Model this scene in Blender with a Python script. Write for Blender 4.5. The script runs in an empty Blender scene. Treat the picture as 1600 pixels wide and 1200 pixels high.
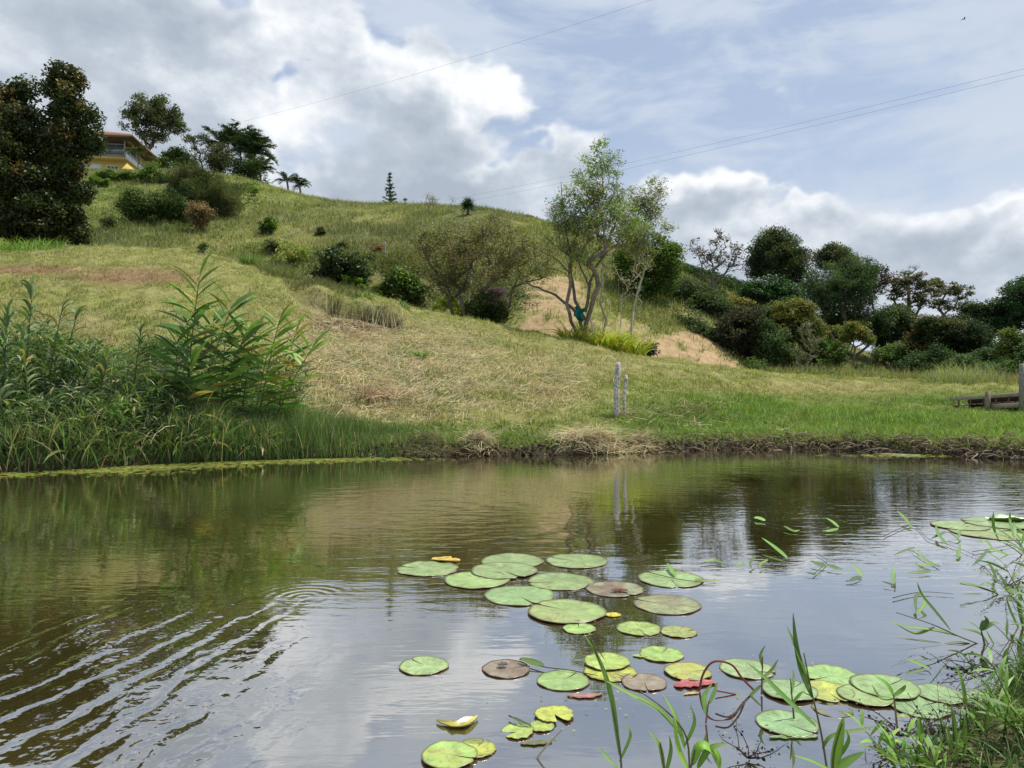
import bpy, math
import numpy as np
from mathutils import Vector
R = math.radians
SC = bpy.context.scene
COL = SC.collection
F = 1180.0          # focal length in pixels of a 1600 px wide picture
HOR = 595.0         # horizon row
EYE = 1.5           # eye height above the pond
# ------------------------------------------------------------------ camera
cam = bpy.data.cameras.new('camera')
camo = bpy.data.objects.new('camera', cam); COL.objects.link(camo)
camo.location = (0, 0, EYE); camo.rotation_euler = (R(90), 0, 0)
cam.sensor_width = 36; cam.lens = F/1600*36; cam.shift_y = -5/1600
cam.clip_end = 3000; cam.clip_start = 0.05
SC.camera = camo
# ------------------------------------------------------------------ sun, exposure
SUN = Vector((0.62, 0.22, 1.35)).normalized()
sl = bpy.data.lights.new('sun', 'SUN'); sl.energy = 4.8; sl.angle = R(0.6); sl.color = (1, .95, .86)
so = bpy.data.objects.new('sun', sl); COL.objects.link(so)
so.rotation_euler = SUN.to_track_quat('Z', 'Y').to_euler()
SC.view_settings.view_transform = 'Standard'; SC.view_settings.look = 'None'
SC.view_settings.exposure = 0.25; SC.view_settings.gamma = 1
SC.cycles.max_bounces = 6; SC.cycles.transparent_max_bounces = 6
SC.cycles.diffuse_bounces = 3; SC.cycles.glossy_bounces = 3; SC.cycles.transmission_bounces = 3
# ------------------------------------------------------------------ node helper
class NT:
    def __init__(s, tree): s.t = tree; s.t.nodes.clear()
    def n(s, typ, ins=None, **kw):
        nd = s.t.nodes.new(typ)
        for k, v in kw.items(): setattr(nd, k, v)
        for k, v in (ins or {}).items():
            sock = nd.inputs[k]
            if isinstance(v, bpy.types.NodeSocket): s.t.links.new(v, sock)
            else: sock.default_value = v
        return nd
    def m(s, op, a, b=0.0, c=0.0):
        return s.n('ShaderNodeMath', {0: a, 1: b, 2: c}, operation=op).outputs[0]
    def v(s, op, a, b=(0, 0, 0)):
        nd = s.n('ShaderNodeVectorMath', {0: a, 1: b}, operation=op)
        return nd.outputs['Value'] if op in ('LENGTH', 'DOT_PRODUCT', 'DISTANCE') else nd.outputs['Vector']
    def mr(s, val, a, b, c=0.0, d=1.0, smooth=True):
        return s.n('ShaderNodeMapRange', {0: val, 1: a, 2: b, 3: c, 4: d},
                   interpolation_type='SMOOTHSTEP' if smooth else 'LINEAR').outputs[0]
    def mix(s, f, a, b, bt='MIX'):
        nd = s.t.nodes.new('ShaderNodeMix'); nd.data_type = 'RGBA'; nd.blend_type = bt; nd.clamp_factor = True
        for i, v in ((0, f), (6, a), (7, b)):
            if isinstance(v, bpy.types.NodeSocket): s.t.links.new(v, nd.inputs[i])
            else: nd.inputs[i].default_value = v if i == 0 or len(v) == 4 else (*v, 1)
        return nd.outputs[2]
# ------------------------------------------------------------------ sky with clouds
W = bpy.data.worlds.new('World'); SC.world = W; W.use_nodes = True
def aw(px, py):
    a = math.atan2(px-800, F); return a, (HOR-py)/F*math.cos(a)
CL = [  # px, py, rx, ry : cloud banks
 (230, 130, 430, 260), (500, 50, 95, 130), (640, 180, 110, 95), (695, 118, 62, 58), (775, 132, 66, 58), (650, 290, 250, 120), (875, 262, 78, 66),
 (1120, 312, 120, 62), (1165, 272, 52, 36), (1270, 352, 130, 46), (1510, 385, 300, 66), (1000, 380, 160, 80), (1350, 450, 420, 60)]
HOLES = [(442, 138, 30, 22), (368, 0, 50, 26), (795, 236, 34, 20)]
LITE = [  # brighter billows (+) and shaded bellies (-)
 (800, 110, 60, 50, .62), (700, 140, 90, 60, .45), (440, 200, 75, 60, .60), (480, 40, 95, 70, .40), (600, 110, 60, 40, .35), (360, 110, 70, 60, .22),
 (1140, 262, 95, 34, .62), (745, 250, 45, 28, .45), (880, 215, 60, 26, .40), (1280, 330, 110, 26, .35), (1590, 300, 60, 40, .55), (1590, 370, 90, 30, .35),
 (700, 205, 120, 45, -.26), (620, 300, 190, 50, -.42), (240, 40, 190, 50, -.30), (1130, 320, 90, 24, -.28), (200, 190, 160, 40, -.22), (1420, 350, 140, 24, -.15), (540, 250, 60, 60, -.2)]
t = NT(W.node_tree)
D = t.n('ShaderNodeTexCoord').outputs['Generated']
sx = t.n('ShaderNodeSeparateXYZ', {0: D})
X, Y_, Z = sx.outputs
hyp = t.m('SQRT', t.m('ADD', t.m('MULTIPLY', X, X), t.m('MULTIPLY', Y_, Y_)))
az = t.m('ARCTAN2', X, Y_)
el = t.m('DIVIDE', Z, t.m('MAXIMUM', hyp, .15))
P0 = t.n('ShaderNodeCombineXYZ', {0: az, 1: el, 2: 0.0}).outputs[0]
wp = t.n('ShaderNodeTexNoise', {'Vector': P0, 'Scale': 7.5, 'Detail': 3.0, 'Roughness': .6}, noise_dimensions='2D').outputs['Color']
wc = t.v('SUBTRACT', wp, (.5, .5, .5))
pw = t.v('ADD', P0, t.v('MULTIPLY', wc, (.15, .12, 0)))
def lobe(px, py, rx, ry, a=1.25, b=.35):
    A_, ww = aw(px, py); ca = math.cos(A_); kx, ky = F/rx/(ca*ca), F/ry/ca
    q = t.n('ShaderNodeVectorMath', {0: pw, 1: (kx, ky, 0), 2: (-A_*kx, -ww*ky, 0)}, operation='MULTIPLY_ADD').outputs[0]
    return t.mr(t.v('LENGTH', q), a, b, 0, 1, False)
acc = None
for c in CL:
    l = lobe(*c); acc = l if acc is None else t.m('MAXIMUM', acc, l)
for c in HOLES: acc = t.m('SUBTRACT', acc, t.m('MULTIPLY', lobe(*c, a=1.5, b=.0), .62))
shade = None
for c in LITE:
    l = lobe(*c[:4], a=1.35, b=.1); shade = t.m('MULTIPLY', l, c[4]) if shade is None else t.m('MULTIPLY_ADD', l, c[4], shade)
def billow(off):
    p = t.v('ADD', P0, off); p = t.v('MULTIPLY', p, (1, 1.35, 1))
    return t.n('ShaderNodeTexNoise', {'Vector': p, 'Scale': 6.5, 'Detail': 7.0, 'Roughness': .58}, noise_dimensions='2D').outputs[0]
n0 = billow((0, 0, 0)); n1 = billow((.012, .024, 0))
c0 = t.m('ADD', acc, t.m('MULTIPLY', t.m('SUBTRACT', n0, .5), 1.5))
dens = t.mr(c0, .16, .62)
relief = t.m('MULTIPLY', t.m('SUBTRACT', n0, n1), 1.6)
thin = t.mr(c0, .9, .35, 0, .22)
lit = t.m('ADD', t.m('ADD', t.m('ADD', shade, relief), .40), thin)
veilv = t.v('MULTIPLY', P0, (1.3, 3.4, 1))
veil = t.n('ShaderNodeTexNoise', {'Vector': veilv, 'Scale': 3.2, 'Detail': 6.0, 'Roughness': .58, 'Distortion': .25}, noise_dimensions='2D').outputs[0]
veilm = t.mr(veil, .38, .64, .0, 1.0)
sky = t.n('ShaderNodeTexSky', sky_type='NISHITA', sun_disc=False, sun_elevation=math.asin(SUN.z),
          sun_rotation=math.atan2(SUN.x, SUN.y), air_density=1.0, dust_density=1.2, ozone_density=1.6).outputs[0]
K = .93/0.1
def k(c): return tuple(x*K for x in c)
haze = t.mix(t.mr(el, -.05, .6, .78, .6), sky, k((.47, .56, .72)))
skyc = t.mix(veilm, haze, k((.55, .625, .74)))
lowv = t.m('MULTIPLY', t.mr(el, .34, .10, 0, .85), t.mr(n0, .36, .56, .35, 1.0))
skyc = t.mix(lowv, skyc, k((.70, .75, .81)))
def ramp(f, stops):
    r = t.n('ShaderNodeValToRGB', {0: f}); e = r.color_ramp.elements
    for i, (p, c) in enumerate(stops):
        q = e[i] if i < 2 else e.new(p)
        q.position = p; q.color = (*c, 1)
    return r.outputs[0]
cl = ramp(lit, [(0.0, (.40, .455, .535)), (1.0, (.90, .92, .95)), (.35, (.49, .55, .63)), (.65, (.65, .70, .76))])
cloudc = t.v('SCALE', cl); cloudc.node.inputs['Scale'].default_value = K
final = t.mix(dens, skyc, cloudc)
bg = t.n('ShaderNodeBackground', {'Color': final, 'Strength': 0.1})
t.n('ShaderNodeOutputWorld', {0: bg.outputs[0]})
# ------------------------------------------------------------------ random, noise
rng = np.random.default_rng(7)
def reseed(s):
    global rng; rng = np.random.default_rng(s)
_tab = np.random.default_rng(99).random((256, 256))
def vn(x, y):
    xi = np.floor(x).astype(int); yi = np.floor(y).astype(int); fx = x-xi; fy = y-yi
    fx = fx*fx*(3-2*fx); fy = fy*fy*(3-2*fy)
    a = _tab[xi & 255, yi & 255]; b = _tab[(xi+1) & 255, yi & 255]
    c = _tab[xi & 255, (yi+1) & 255]; d = _tab[(xi+1) & 255, (yi+1) & 255]
    return (a*(1-fx)+b*fx)*(1-fy)+(c*(1-fx)+d*fx)*fy
def fbm(x, y, s=1.0, o=4):
    r = 0; a = .5; x = np.asarray(x, float)*s+31.7; y = np.asarray(y, float)*s+17.3
    for i in range(o):
        r = r+a*vn(x, y); a *= .5; x = x*2.03+5.1; y = y*2.03+9.7
    return r/(1-.5**o)
def sst(x, a, b):
    q = np.clip((np.asarray(x, float)-a)/(b-a), 0, 1); return q*q*(3-2*q)
# ------------------------------------------------------------------ mesh builder
def build_mesh(name, v, faces, col=None, smooth=False):
    me = bpy.data.meshes.new(name)
    v = np.ascontiguousarray(v, dtype=np.float32)
    me.vertices.add(len(v)); me.vertices.foreach_set('co', v.ravel())
    nl = sum(f.size for f in faces); npoly = sum(len(f) for f in faces)
    me.loops.add(nl); me.polygons.add(npoly)
    me.loops.foreach_set('vertex_index', np.concatenate([f.ravel() for f in faces]).astype(np.int32))
    tot = np.concatenate([np.full(len(f), f.shape[1], np.int32) for f in faces])
    st = np.concatenate([[0], np.cumsum(tot)[:-1]]).astype(np.int32)
    me.polygons.foreach_set('loop_start', st)
    try: me.polygons.foreach_set('loop_total', tot)
    except Exception: pass
    me.update(calc_edges=True)
    if smooth: me.polygons.foreach_set('use_smooth', np.ones(npoly, bool))
    if col is not None:
        at = me.color_attributes.new('tint', 'FLOAT_COLOR', 'POINT')
        c = np.ones((len(v), 4), np.float32); c[:, :3] = col
        at.data.foreach_set('color', c.ravel())
    me.validate(); return me
class MB:
    def __init__(s): s.v = []; s.f = []; s.c = []; s.n = 0
    def add(s, v, faces, col):
        v = np.asarray(v, float).reshape(-1, 3)
        s.v.append(v)
        for f in faces: s.f.append(np.asarray(f, int)+s.n)
        c = np.asarray(col, float)
        s.c.append(np.broadcast_to(c, v.shape) if c.ndim == 1 else c)
        s.n += len(v); return s
    def build(s, name, mat, parent=None, smooth=False):
        v = np.concatenate(s.v)
        if parent is not None:
            lx = np.array(parent.location); rz = parent.rotation_euler.z
            v = v-lx
            if rz: 
                c_, s_ = math.cos(-rz), math.sin(-rz)
                v = np.stack([v[:, 0]*c_-v[:, 1]*s_, v[:, 0]*s_+v[:, 1]*c_, v[:, 2]], 1)
        me = build_mesh(name, v, s.f, np.concatenate(s.c), smooth)
        me.materials.append(mat)
        o = bpy.data.objects.new(name, me); COL.objects.link(o)
        if parent is not None: o.parent = parent
        return o
    def box(s, lo, hi, col, rot=0, at=(0, 0, 0)):
        x0, y0, z0 = lo; x1, y1, z1 = hi
        v = np.array([(x, y, z) for z in (z0, z1) for (x, y) in ((x0, y0), (x1, y0), (x1, y1), (x0, y1))], float)
        c_, s_ = math.cos(rot), math.sin(rot)
        v = np.stack([v[:, 0]*c_-v[:, 1]*s_, v[:, 0]*s_+v[:, 1]*c_, v[:, 2]], 1)+np.array(at)
        return s.add(v, [[(0, 3, 2, 1), (4, 5, 6, 7), (0, 1, 5, 4), (1, 2, 6, 5), (2, 3, 7, 6), (3, 0, 4, 7)]], col)
    def beam(s, a, b, w, h, col):
        a = Vector(a); b = Vector(b); d = (b-a).normalized()
        sd = d.cross(Vector((0, 0, 1))); sd = sd.normalized() if sd.length > .05 else Vector((1, 0, 0))
        up = sd.cross(d).normalized()
        v = [p+sd*i*w/2+up*j*h/2 for p in (a, b) for (i, j) in ((-1, -1), (1, -1), (1, 1), (-1, 1))]
        return s.add([tuple(p) for p in v], [[(0, 1, 2, 3), (7, 6, 5, 4), (0, 4, 5, 1), (1, 5, 6, 2), (2, 6, 7, 3), (3, 7, 4, 0)]], col)
    def tube(s, pts, rad, col, sides=6, cap=True):
        pts = np.asarray(pts, float); n = len(pts); rad = np.broadcast_to(np.asarray(rad, float), (n,))
        T = np.gradient(pts, axis=0); T /= np.linalg.norm(T, axis=1)[:, None]+1e-9
        ref = np.array([0.31, .17, 1.0]) if abs(T[0, 2]) < .8 else np.array([1.0, .2, .1])
        A = np.cross(T, ref); A /= np.linalg.norm(A, axis=1)[:, None]+1e-9; B = np.cross(T, A)
        th = np.arange(sides)*2*math.pi/sides
        v = pts[:, None, :]+rad[:, None, None]*(np.cos(th)[None, :, None]*A[:, None, :]+np.sin(th)[None, :, None]*B[:, None, :])
        f = []
        for i in range(n-1):
            for j in range(sides):
                k2 = (j+1) % sides
                f.append((i*sides+j, i*sides+k2, (i+1)*sides+k2, (i+1)*sides+j))
        fs = [f]
        if cap: fs.append([tuple(range(sides))[::-1]]); fs.append([tuple((n-1)*sides+j for j in range(sides))])
        return s.add(v.reshape(-1, 3), fs, col)
    def cones(s, a, b, ra, rb, col, sides=5):
        """many tapered segments at once"""
        a = np.asarray(a, float); b = np.asarray(b, float); n = len(a)
        T = b-a; T /= np.linalg.norm(T, axis=1)[:, None]+1e-9
        ref = np.where(np.abs(T[:, 2:3]) < .9, [[0, 0, 1.0]], [[1.0, 0, 0]])
        A = np.cross(T, ref); A /= np.linalg.norm(A, axis=1)[:, None]+1e-9; B = np.cross(T, A)
        th = np.arange(sides)*2*math.pi/sides
        off = np.cos(th)[None, :, None]*A[:, None, :]+np.sin(th)[None, :, None]*B[:, None, :]
        v = np.concatenate([a[:, None]+off*np.asarray(ra)[:, None, None], b[:, None]+off*np.asarray(rb)[:, None, None]], 1)
        j = np.arange(sides); k2 = (j+1) % sides
        f = np.stack([j, k2, k2+sides, j+sides], 1)[None]+(np.arange(n)*2*sides)[:, None, None]
        col = np.asarray(col, float)
        if col.ndim == 2: col = np.repeat(col, 2*sides, 0)
        return s.add(v.reshape(-1, 3), [f.reshape(-1, 4)], col)
    def leaves(s, c, size, col, aspect=.5, up=.6, droop=None):
        """diamond leaves, one folded quad pair each"""
        c = np.asarray(c, float); n = len(c); size = np.broadcast_to(np.asarray(size, float), (n,))
        nr = rng.normal(size=(n, 3)); nr /= np.linalg.norm(nr, axis=1)[:, None]
        nr[:, 2] = np.abs(nr[:, 2])+up; nr /= np.linalg.norm(nr, axis=1)[:, None]
        d = rng.normal(size=(n, 3))
        if droop is not None: d[:, 2] -= droop
        d -= nr*np.sum(d*nr, 1)[:, None]; d /= np.linalg.norm(d, axis=1)[:, None]+1e-9
        sd = np.cross(nr, d); L = size[:, None]; Wd = L*aspect
        tip = c+d*L*.5-nr*L*.10; base = c-d*L*.5
        l = c+sd*Wd*.5+nr*L*.06; r = c-sd*Wd*.5+nr*L*.06
        v = np.stack([base, l, tip, r], 1).reshape(-1, 3)
        i = np.arange(n)[:, None]*4
        f = np.concatenate([i+np.array([[0, 3, 2]]), i+np.array([[0, 2, 1]])], 0)
        return s.add(v, [f], np.repeat(np.asarray(col, float).reshape(-1, 3)*np.ones((n, 1)), 4, 0))
    def ribbons(s, base, az, tilt, L, w, droop, col, K=4, prof='grass', twist=.6, fold=0):
        base = np.asarray(base, float); n = len(base)
        bc = lambda q: np.broadcast_to(np.asarray(q, float), (n,)).copy()
        az, tilt, L, w, droop = map(bc, (az, tilt, L, w, droop))
        tw = rng.normal(size=n)*twist; p = base.copy(); rows = []
        s0 = np.stack([-np.sin(az), np.cos(az), 0*az], 1)
        for kk in range(K+1):
            tt = kk/K; ang = tilt+droop*tt**1.3
            d = np.stack([np.sin(ang)*np.cos(az), np.sin(ang)*np.sin(az), np.cos(ang)], 1)
            nn = np.cross(d, s0); sv = np.cos(tw)[:, None]*s0+np.sin(tw)[:, None]*nn
            if prof == 'grass': ww = (1-tt)**.75
            elif prof == 'lance': ww = math.sin(math.pi*min(1, max(0.03, tt))**.8)+.04
            else: ww = .15+.85*math.sin(math.pi*tt**.7)
            if tt == 1: ww = .02
            rows.append(p+sv*(w*ww/2)[:, None]); rows.append(p-sv*(w*ww/2)[:, None])
            p = p+d*(L/K)[:, None]
        v = np.stack(rows, 1)
        i = np.arange(n)[:, None, None]*(2*(K+1)); q = np.arange(K)[None, :, None]*2
        f = (i+q+np.array([0, 1, 3, 2])[None, None]).reshape(-1, 4)
        c = np.asarray(col, float).reshape(-1, 3)*np.ones((n, 1))
        return s.add(v.reshape(-1, 3), [f], np.repeat(c, 2*(K+1), 0))
def jit(c, n, a=.2, hue=.08):
    """n colour variations of c"""
    return np.clip(np.array(c)[None]*(1+rng.normal(size=(n, 1))*a)*(1+rng.normal(size=(n, 3))*hue), .003, .9)
# ------------------------------------------------------------------ materials (colour from the mesh's own tint, broken up by noise)
def mat(name, rough=.6, spec=.3, trans=0.0, nscale=3.0, namt=.25, bump=0.0, bscale=20.0, emis=None, ttint=(1.15, 1.25, .55)):
    m = bpy.data.materials.new(name); m.use_nodes = True; t = NT(m.node_tree)
    at = t.n('ShaderNodeAttribute', attribute_name='tint').outputs['Color']
    pos = t.n('ShaderNodeNewGeometry').outputs['Position']
    nz = t.n('ShaderNodeTexNoise', {'Vector': pos, 'Scale': nscale, 'Detail': 5.0, 'Roughness': .6}).outputs[0]
    f = t.mr(nz, .25, .75, 1-namt, 1+namt, False)
    c = t.v('SCALE', at); sc_ = c.node; t.t.links.new(f, sc_.inputs['Scale'])
    ins = {'Base Color': c, 'Roughness': rough, 'Specular IOR Level': spec}
    if bump:
        bz = t.n('ShaderNodeTexNoise', {'Vector': pos, 'Scale': bscale, 'Detail': 6.0, 'Roughness': .65}).outputs[0]
        ins['Normal'] = t.n('ShaderNodeBump', {'Height': bz, 'Strength': .8, 'Distance': bump}).outputs[0]
    sh = t.n('ShaderNodeBsdfPrincipled', ins).outputs[0]
    if trans:
        tc = t.v('MULTIPLY', c, ttint)
        tr = t.n('ShaderNodeBsdfTranslucent', {'Color': tc}).outputs[0]
        sh = t.n('ShaderNodeMixShader', {0: trans, 1: sh, 2: tr}).outputs[0]
    t.n('ShaderNodeOutputMaterial', {0: sh})
    return m
M_leaf = mat('leaf_surface', .6, .15, .30, .8, .28)
M_gloss = mat('glossy_leaf_surface', .5, .3, .25, 1.5, .25)
M_grass = mat('grass_blade', .55, .3, .38, .6, .22)
M_dry = mat('dry_straw', .8, .15, .15, 3, .25)
M_bark = mat('bark', .9, .15, 0, 9, .45, .02, 25)
M_wood = mat('weathered_wood', .85, .2, 0, 14, .4, .006, 60)
M_pad = mat('lily_pad_surface', .30, .6, .12, 16, .24, .0015, 45)
M_roof = mat('clay_roof', .85, .2, 0, 3, .25, .03, 8)
M_paint = mat('painted_wall', .8, .3, 0, 2, .08)
M_metal = mat('plain_metal', .5, .5, 0, 4, .1)
M_soil = mat('soil', .95, .1, 0, 6, .4, .05, 18)
M_cloth = mat('cloth', .7, .3, .2, 9, .2)
def glass_mat():
    m = bpy.data.materials.new('window_glass'); m.use_nodes = True; t = NT(m.node_tree)
    p = t.n('ShaderNodeBsdfPrincipled', {'Base Color': (.10, .13, .14, 1), 'Roughness': .08, 'IOR': 1.9})
    t.n('ShaderNodeOutputMaterial', {0: p.outputs[0]}); return m
M_glass = glass_mat()
# ------------------------------------------------------------------ naming
def tag(o, label=None, cat=None, group=None, kind=None):
    if label: o['label'] = label
    if cat: o['category'] = cat
    if group: o['group'] = group
    if kind: o['kind'] = kind
    return o
def thing(name, label, cat, loc, group=None, rz=0):
    o = bpy.data.objects.new(name, None); COL.objects.link(o); o.location = tuple(float(q) for q in loc); o.rotation_euler = (0, 0, rz)
    o.empty_display_size = .2
    return tag(o, label, cat, group)
# ------------------------------------------------------------------ terrain
def w3(px, py, Y): return np.array([(px-800)/F*Y, Y, EYE+(HOR-py)/F*Y])
PXT = np.arange(-700, 2400, 10.0)
def tabl(pts, sm=5):
    p = np.array(pts, float); y = np.interp(PXT, p[:, 0], p[:, 1])
    kx = np.exp(-.5*(np.arange(-12, 13)/sm)**2); kx /= kx.sum()
    return np.convolve(np.pad(y, 12, mode='edge'), kx, 'valid')
wl = tabl([(-700, 742), (0, 739), (100, 735), (200, 729), (300, 723), (450, 718), (600, 715), (750, 713), (900, 711), (1000, 707), (1100, 704), (1250, 702), (1350, 706), (1450, 711), (1550, 716), (1650, 722), (2400, 722)], 2)
F1Y = EYE*F/(wl-HOR)
def feat(vs, ys, sm=5):
    v = tabl(vs, sm); y = tabl(ys, sm); return y, EYE+(HOR-v)/F*y
F3 = feat([(-700, 560), (0, 565), (300, 560), (450, 570), (600, 580), (750, 598), (900, 613), (1050, 628), (1200, 634), (1350, 636), (1600, 637)],
          [(-700, 17), (0, 17), (300, 18), (450, 19), (600, 20), (1050, 20), (1200, 22), (1350, 24), (1600, 25)])
F4 = feat([(-700, 400), (0, 405), (150, 394), (300, 400), (380, 417), (450, 441), (520, 456), (600, 477), (700, 497), (800, 517), (900, 537), (1000, 556), (1100, 572), (1200, 582), (1350, 592), (1500, 598), (2400, 604)],
          [(-700, 37), (150, 37), (300, 36), (450, 33), (600, 31), (900, 30), (1050, 31), (1200, 34), (1350, 38), (2400, 40)])
dip = tabl([(-700, .1), (150, .1), (300, .3), (450, .9), (600, 1.5), (800, 1.5), (900, .9), (1050, .6), (1200, .3), (2400, .1)])
F5 = (F4[0]+6, F4[1]-dip)
F6 = feat([(-700, 335), (0, 340), (150, 345), (300, 358), (450, 385), (600, 410), (750, 430), (900, 455), (960, 478), (1010, 505), (1050, 522), (1100, 545), (1150, 574), (1200, 588), (1260, 588), (1350, 582), (1450, 590), (2400, 596)],
          [(-700, 62), (150, 62), (300, 60), (450, 56), (600, 53), (900, 47), (1050, 44), (1150, 43), (1250, 48), (1350, 58), (2400, 60)], 3)
F7 = feat([(-700, 266), (0, 270), (150, 277), (235, 278), (300, 281), (380, 292), (450, 316), (520, 331), (600, 333), (740, 335), (850, 354), (950, 388), (1050, 425), (1150, 450), (1220, 470), (1290, 525), (1350, 552), (1450, 588), (1600, 594), (2400, 594)],
          [(-700, 101), (240, 101), (380, 101), (450, 98), (520, 92), (740, 82), (850, 76), (950, 70), (1050, 66), (1220, 68), (1350, 74), (2400, 78)], 2.5)
one = np.ones_like(PXT)
YT = np.stack([0*one, F1Y-1.6, F1Y-.02, F1Y+.16, F1Y+.6, F3[0], F4[0], F5[0], F6[0], F7[0], F7[0]+35, 420*one, 2000*one])
rb = tabl([(-700, .30), (400, .28), (700, .26), (1000, .24), (1250, .20), (1400, .24), (2400, .26)])
ZT = np.stack([-.7*one, -.7*one, -.03*one, rb*.85, rb+.03, F3[1], F4[1], F5[1], F6[1], F7[1], F7[1]+tabl([(-700, 1), (250, 1), (420, -3), (2400, -3)]), np.maximum(F7[1]-12, -2), -10*one])
NS = len(YT)
def H0(x, y):
    x = np.asarray(x, float).ravel(); y = np.asarray(y, float).ravel()
    px = np.clip(800+F*x/np.maximum(y, 9.0), PXT[0], PXT[-1])
    Yk = np.stack([np.interp(px, PXT, r) for r in YT]); Zk = np.stack([np.interp(px, PXT, r) for r in ZT])
    h = np.diff(Yk, axis=0); dl = np.diff(Zk, axis=0)/h
    m = np.zeros_like(Zk)
    a, b = dl[:-1], dl[1:]; w1 = 2*h[1:]+h[:-1]; w2 = h[1:]+2*h[:-1]
    ok = a*b > 0
    with np.errstate(divide='ignore', invalid='ignore'):
        m[1:-1] = np.where(ok, (w1+w2)/(w1/np.where(ok, a, 1)+w2/np.where(ok, b, 1)), 0)
    i = np.clip((Yk <= y[None]).sum(0)-1, 0, NS-2); j = np.arange(len(y))
    hh = h[i, j]; tt = np.clip((y-Yk[i, j])/hh, 0, 1)
    z = ((1+2*tt)*(1-tt)**2*Zk[i, j]+tt*(1-tt)**2*hh*m[i, j]+tt*tt*(3-2*tt)*Zk[i+1, j]+tt*tt*(tt-1)*hh*m[i+1, j])
    y1 = Yk[2, j]
    return z, px, y1
SHX = [-60, -1.0, .6, 1.35, 1.7, 2.1, 2.8, 5.2, 8.5, 12.5, 20, 60]; SHY = [1.7, 2.0, 2.2, 2.6, 2.95, 3.3, 3.95, 6.8, 10.6, 12.0, 12.6, 12.6]
def H(x, y):
    shp = np.shape(x); x = np.asarray(x, float).ravel(); y = np.asarray(y, float).ravel()
    z, px, y1 = H0(x, y)
    land = sst(y-y1, .2, 3)
    z = z+land*(fbm(x, y, .35, 4)-.5)*.35*sst(y, 14, 40)+land*(fbm(x, y, 1.3, 3)-.5)*.30+(y > y1)*(fbm(x, y, 4.5, 2)-.5)*.15*sst(y-y1, 0, .4)
    z = z+sst(y, 42, 55)*(fbm(x, y, .12, 3)-.5)*.8*sst(px, 700, 300)*sst(y, 96, 84)
    # eroded ledge on the slope
    yl = 25.3+(fbm(x, y, .9, 3)-.5)*1.0; win = sst(px, 455, 500)*sst(px, 650, 610)
    z = z+win*.45*sst(y-yl, 0, .08)*sst(y-yl, 6, .3)-win*.25*sst(y-yl, .02, -.1)*sst(y-yl, -1.6, -.1)
    ys = np.interp(x, SHX, SHY)+(fbm(x, y, 1.7, 3)-.5)*.35
    d = ys-y
    zn = -.7+.6*sst(d, -1.2, -.25)+.22*sst(d, -.3, .12)+.25*sst(d, .1, 1.5)
    z = np.where(d > -1.25, np.maximum(z, zn), z)
    return z.reshape(shp) if shp else float(z[0])
def Yof(px, v, Y0):
    Ys = np.arange(31, 110, .15); zz = H((px-800)/F*Ys, Ys); vv = HOR-F*(zz-EYE)/Ys
    run = np.minimum.accumulate(vv); e = np.abs(vv-v)+.04*np.abs(Ys-Y0)+np.where(vv > run+1.5, 50, 0)
    return float(Ys[np.argmin(e)])
def G(px, Y, dx=0.0):
    x = (px-800)/F*Y+dx; return np.array([x, Y, H(x, Y)])
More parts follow.
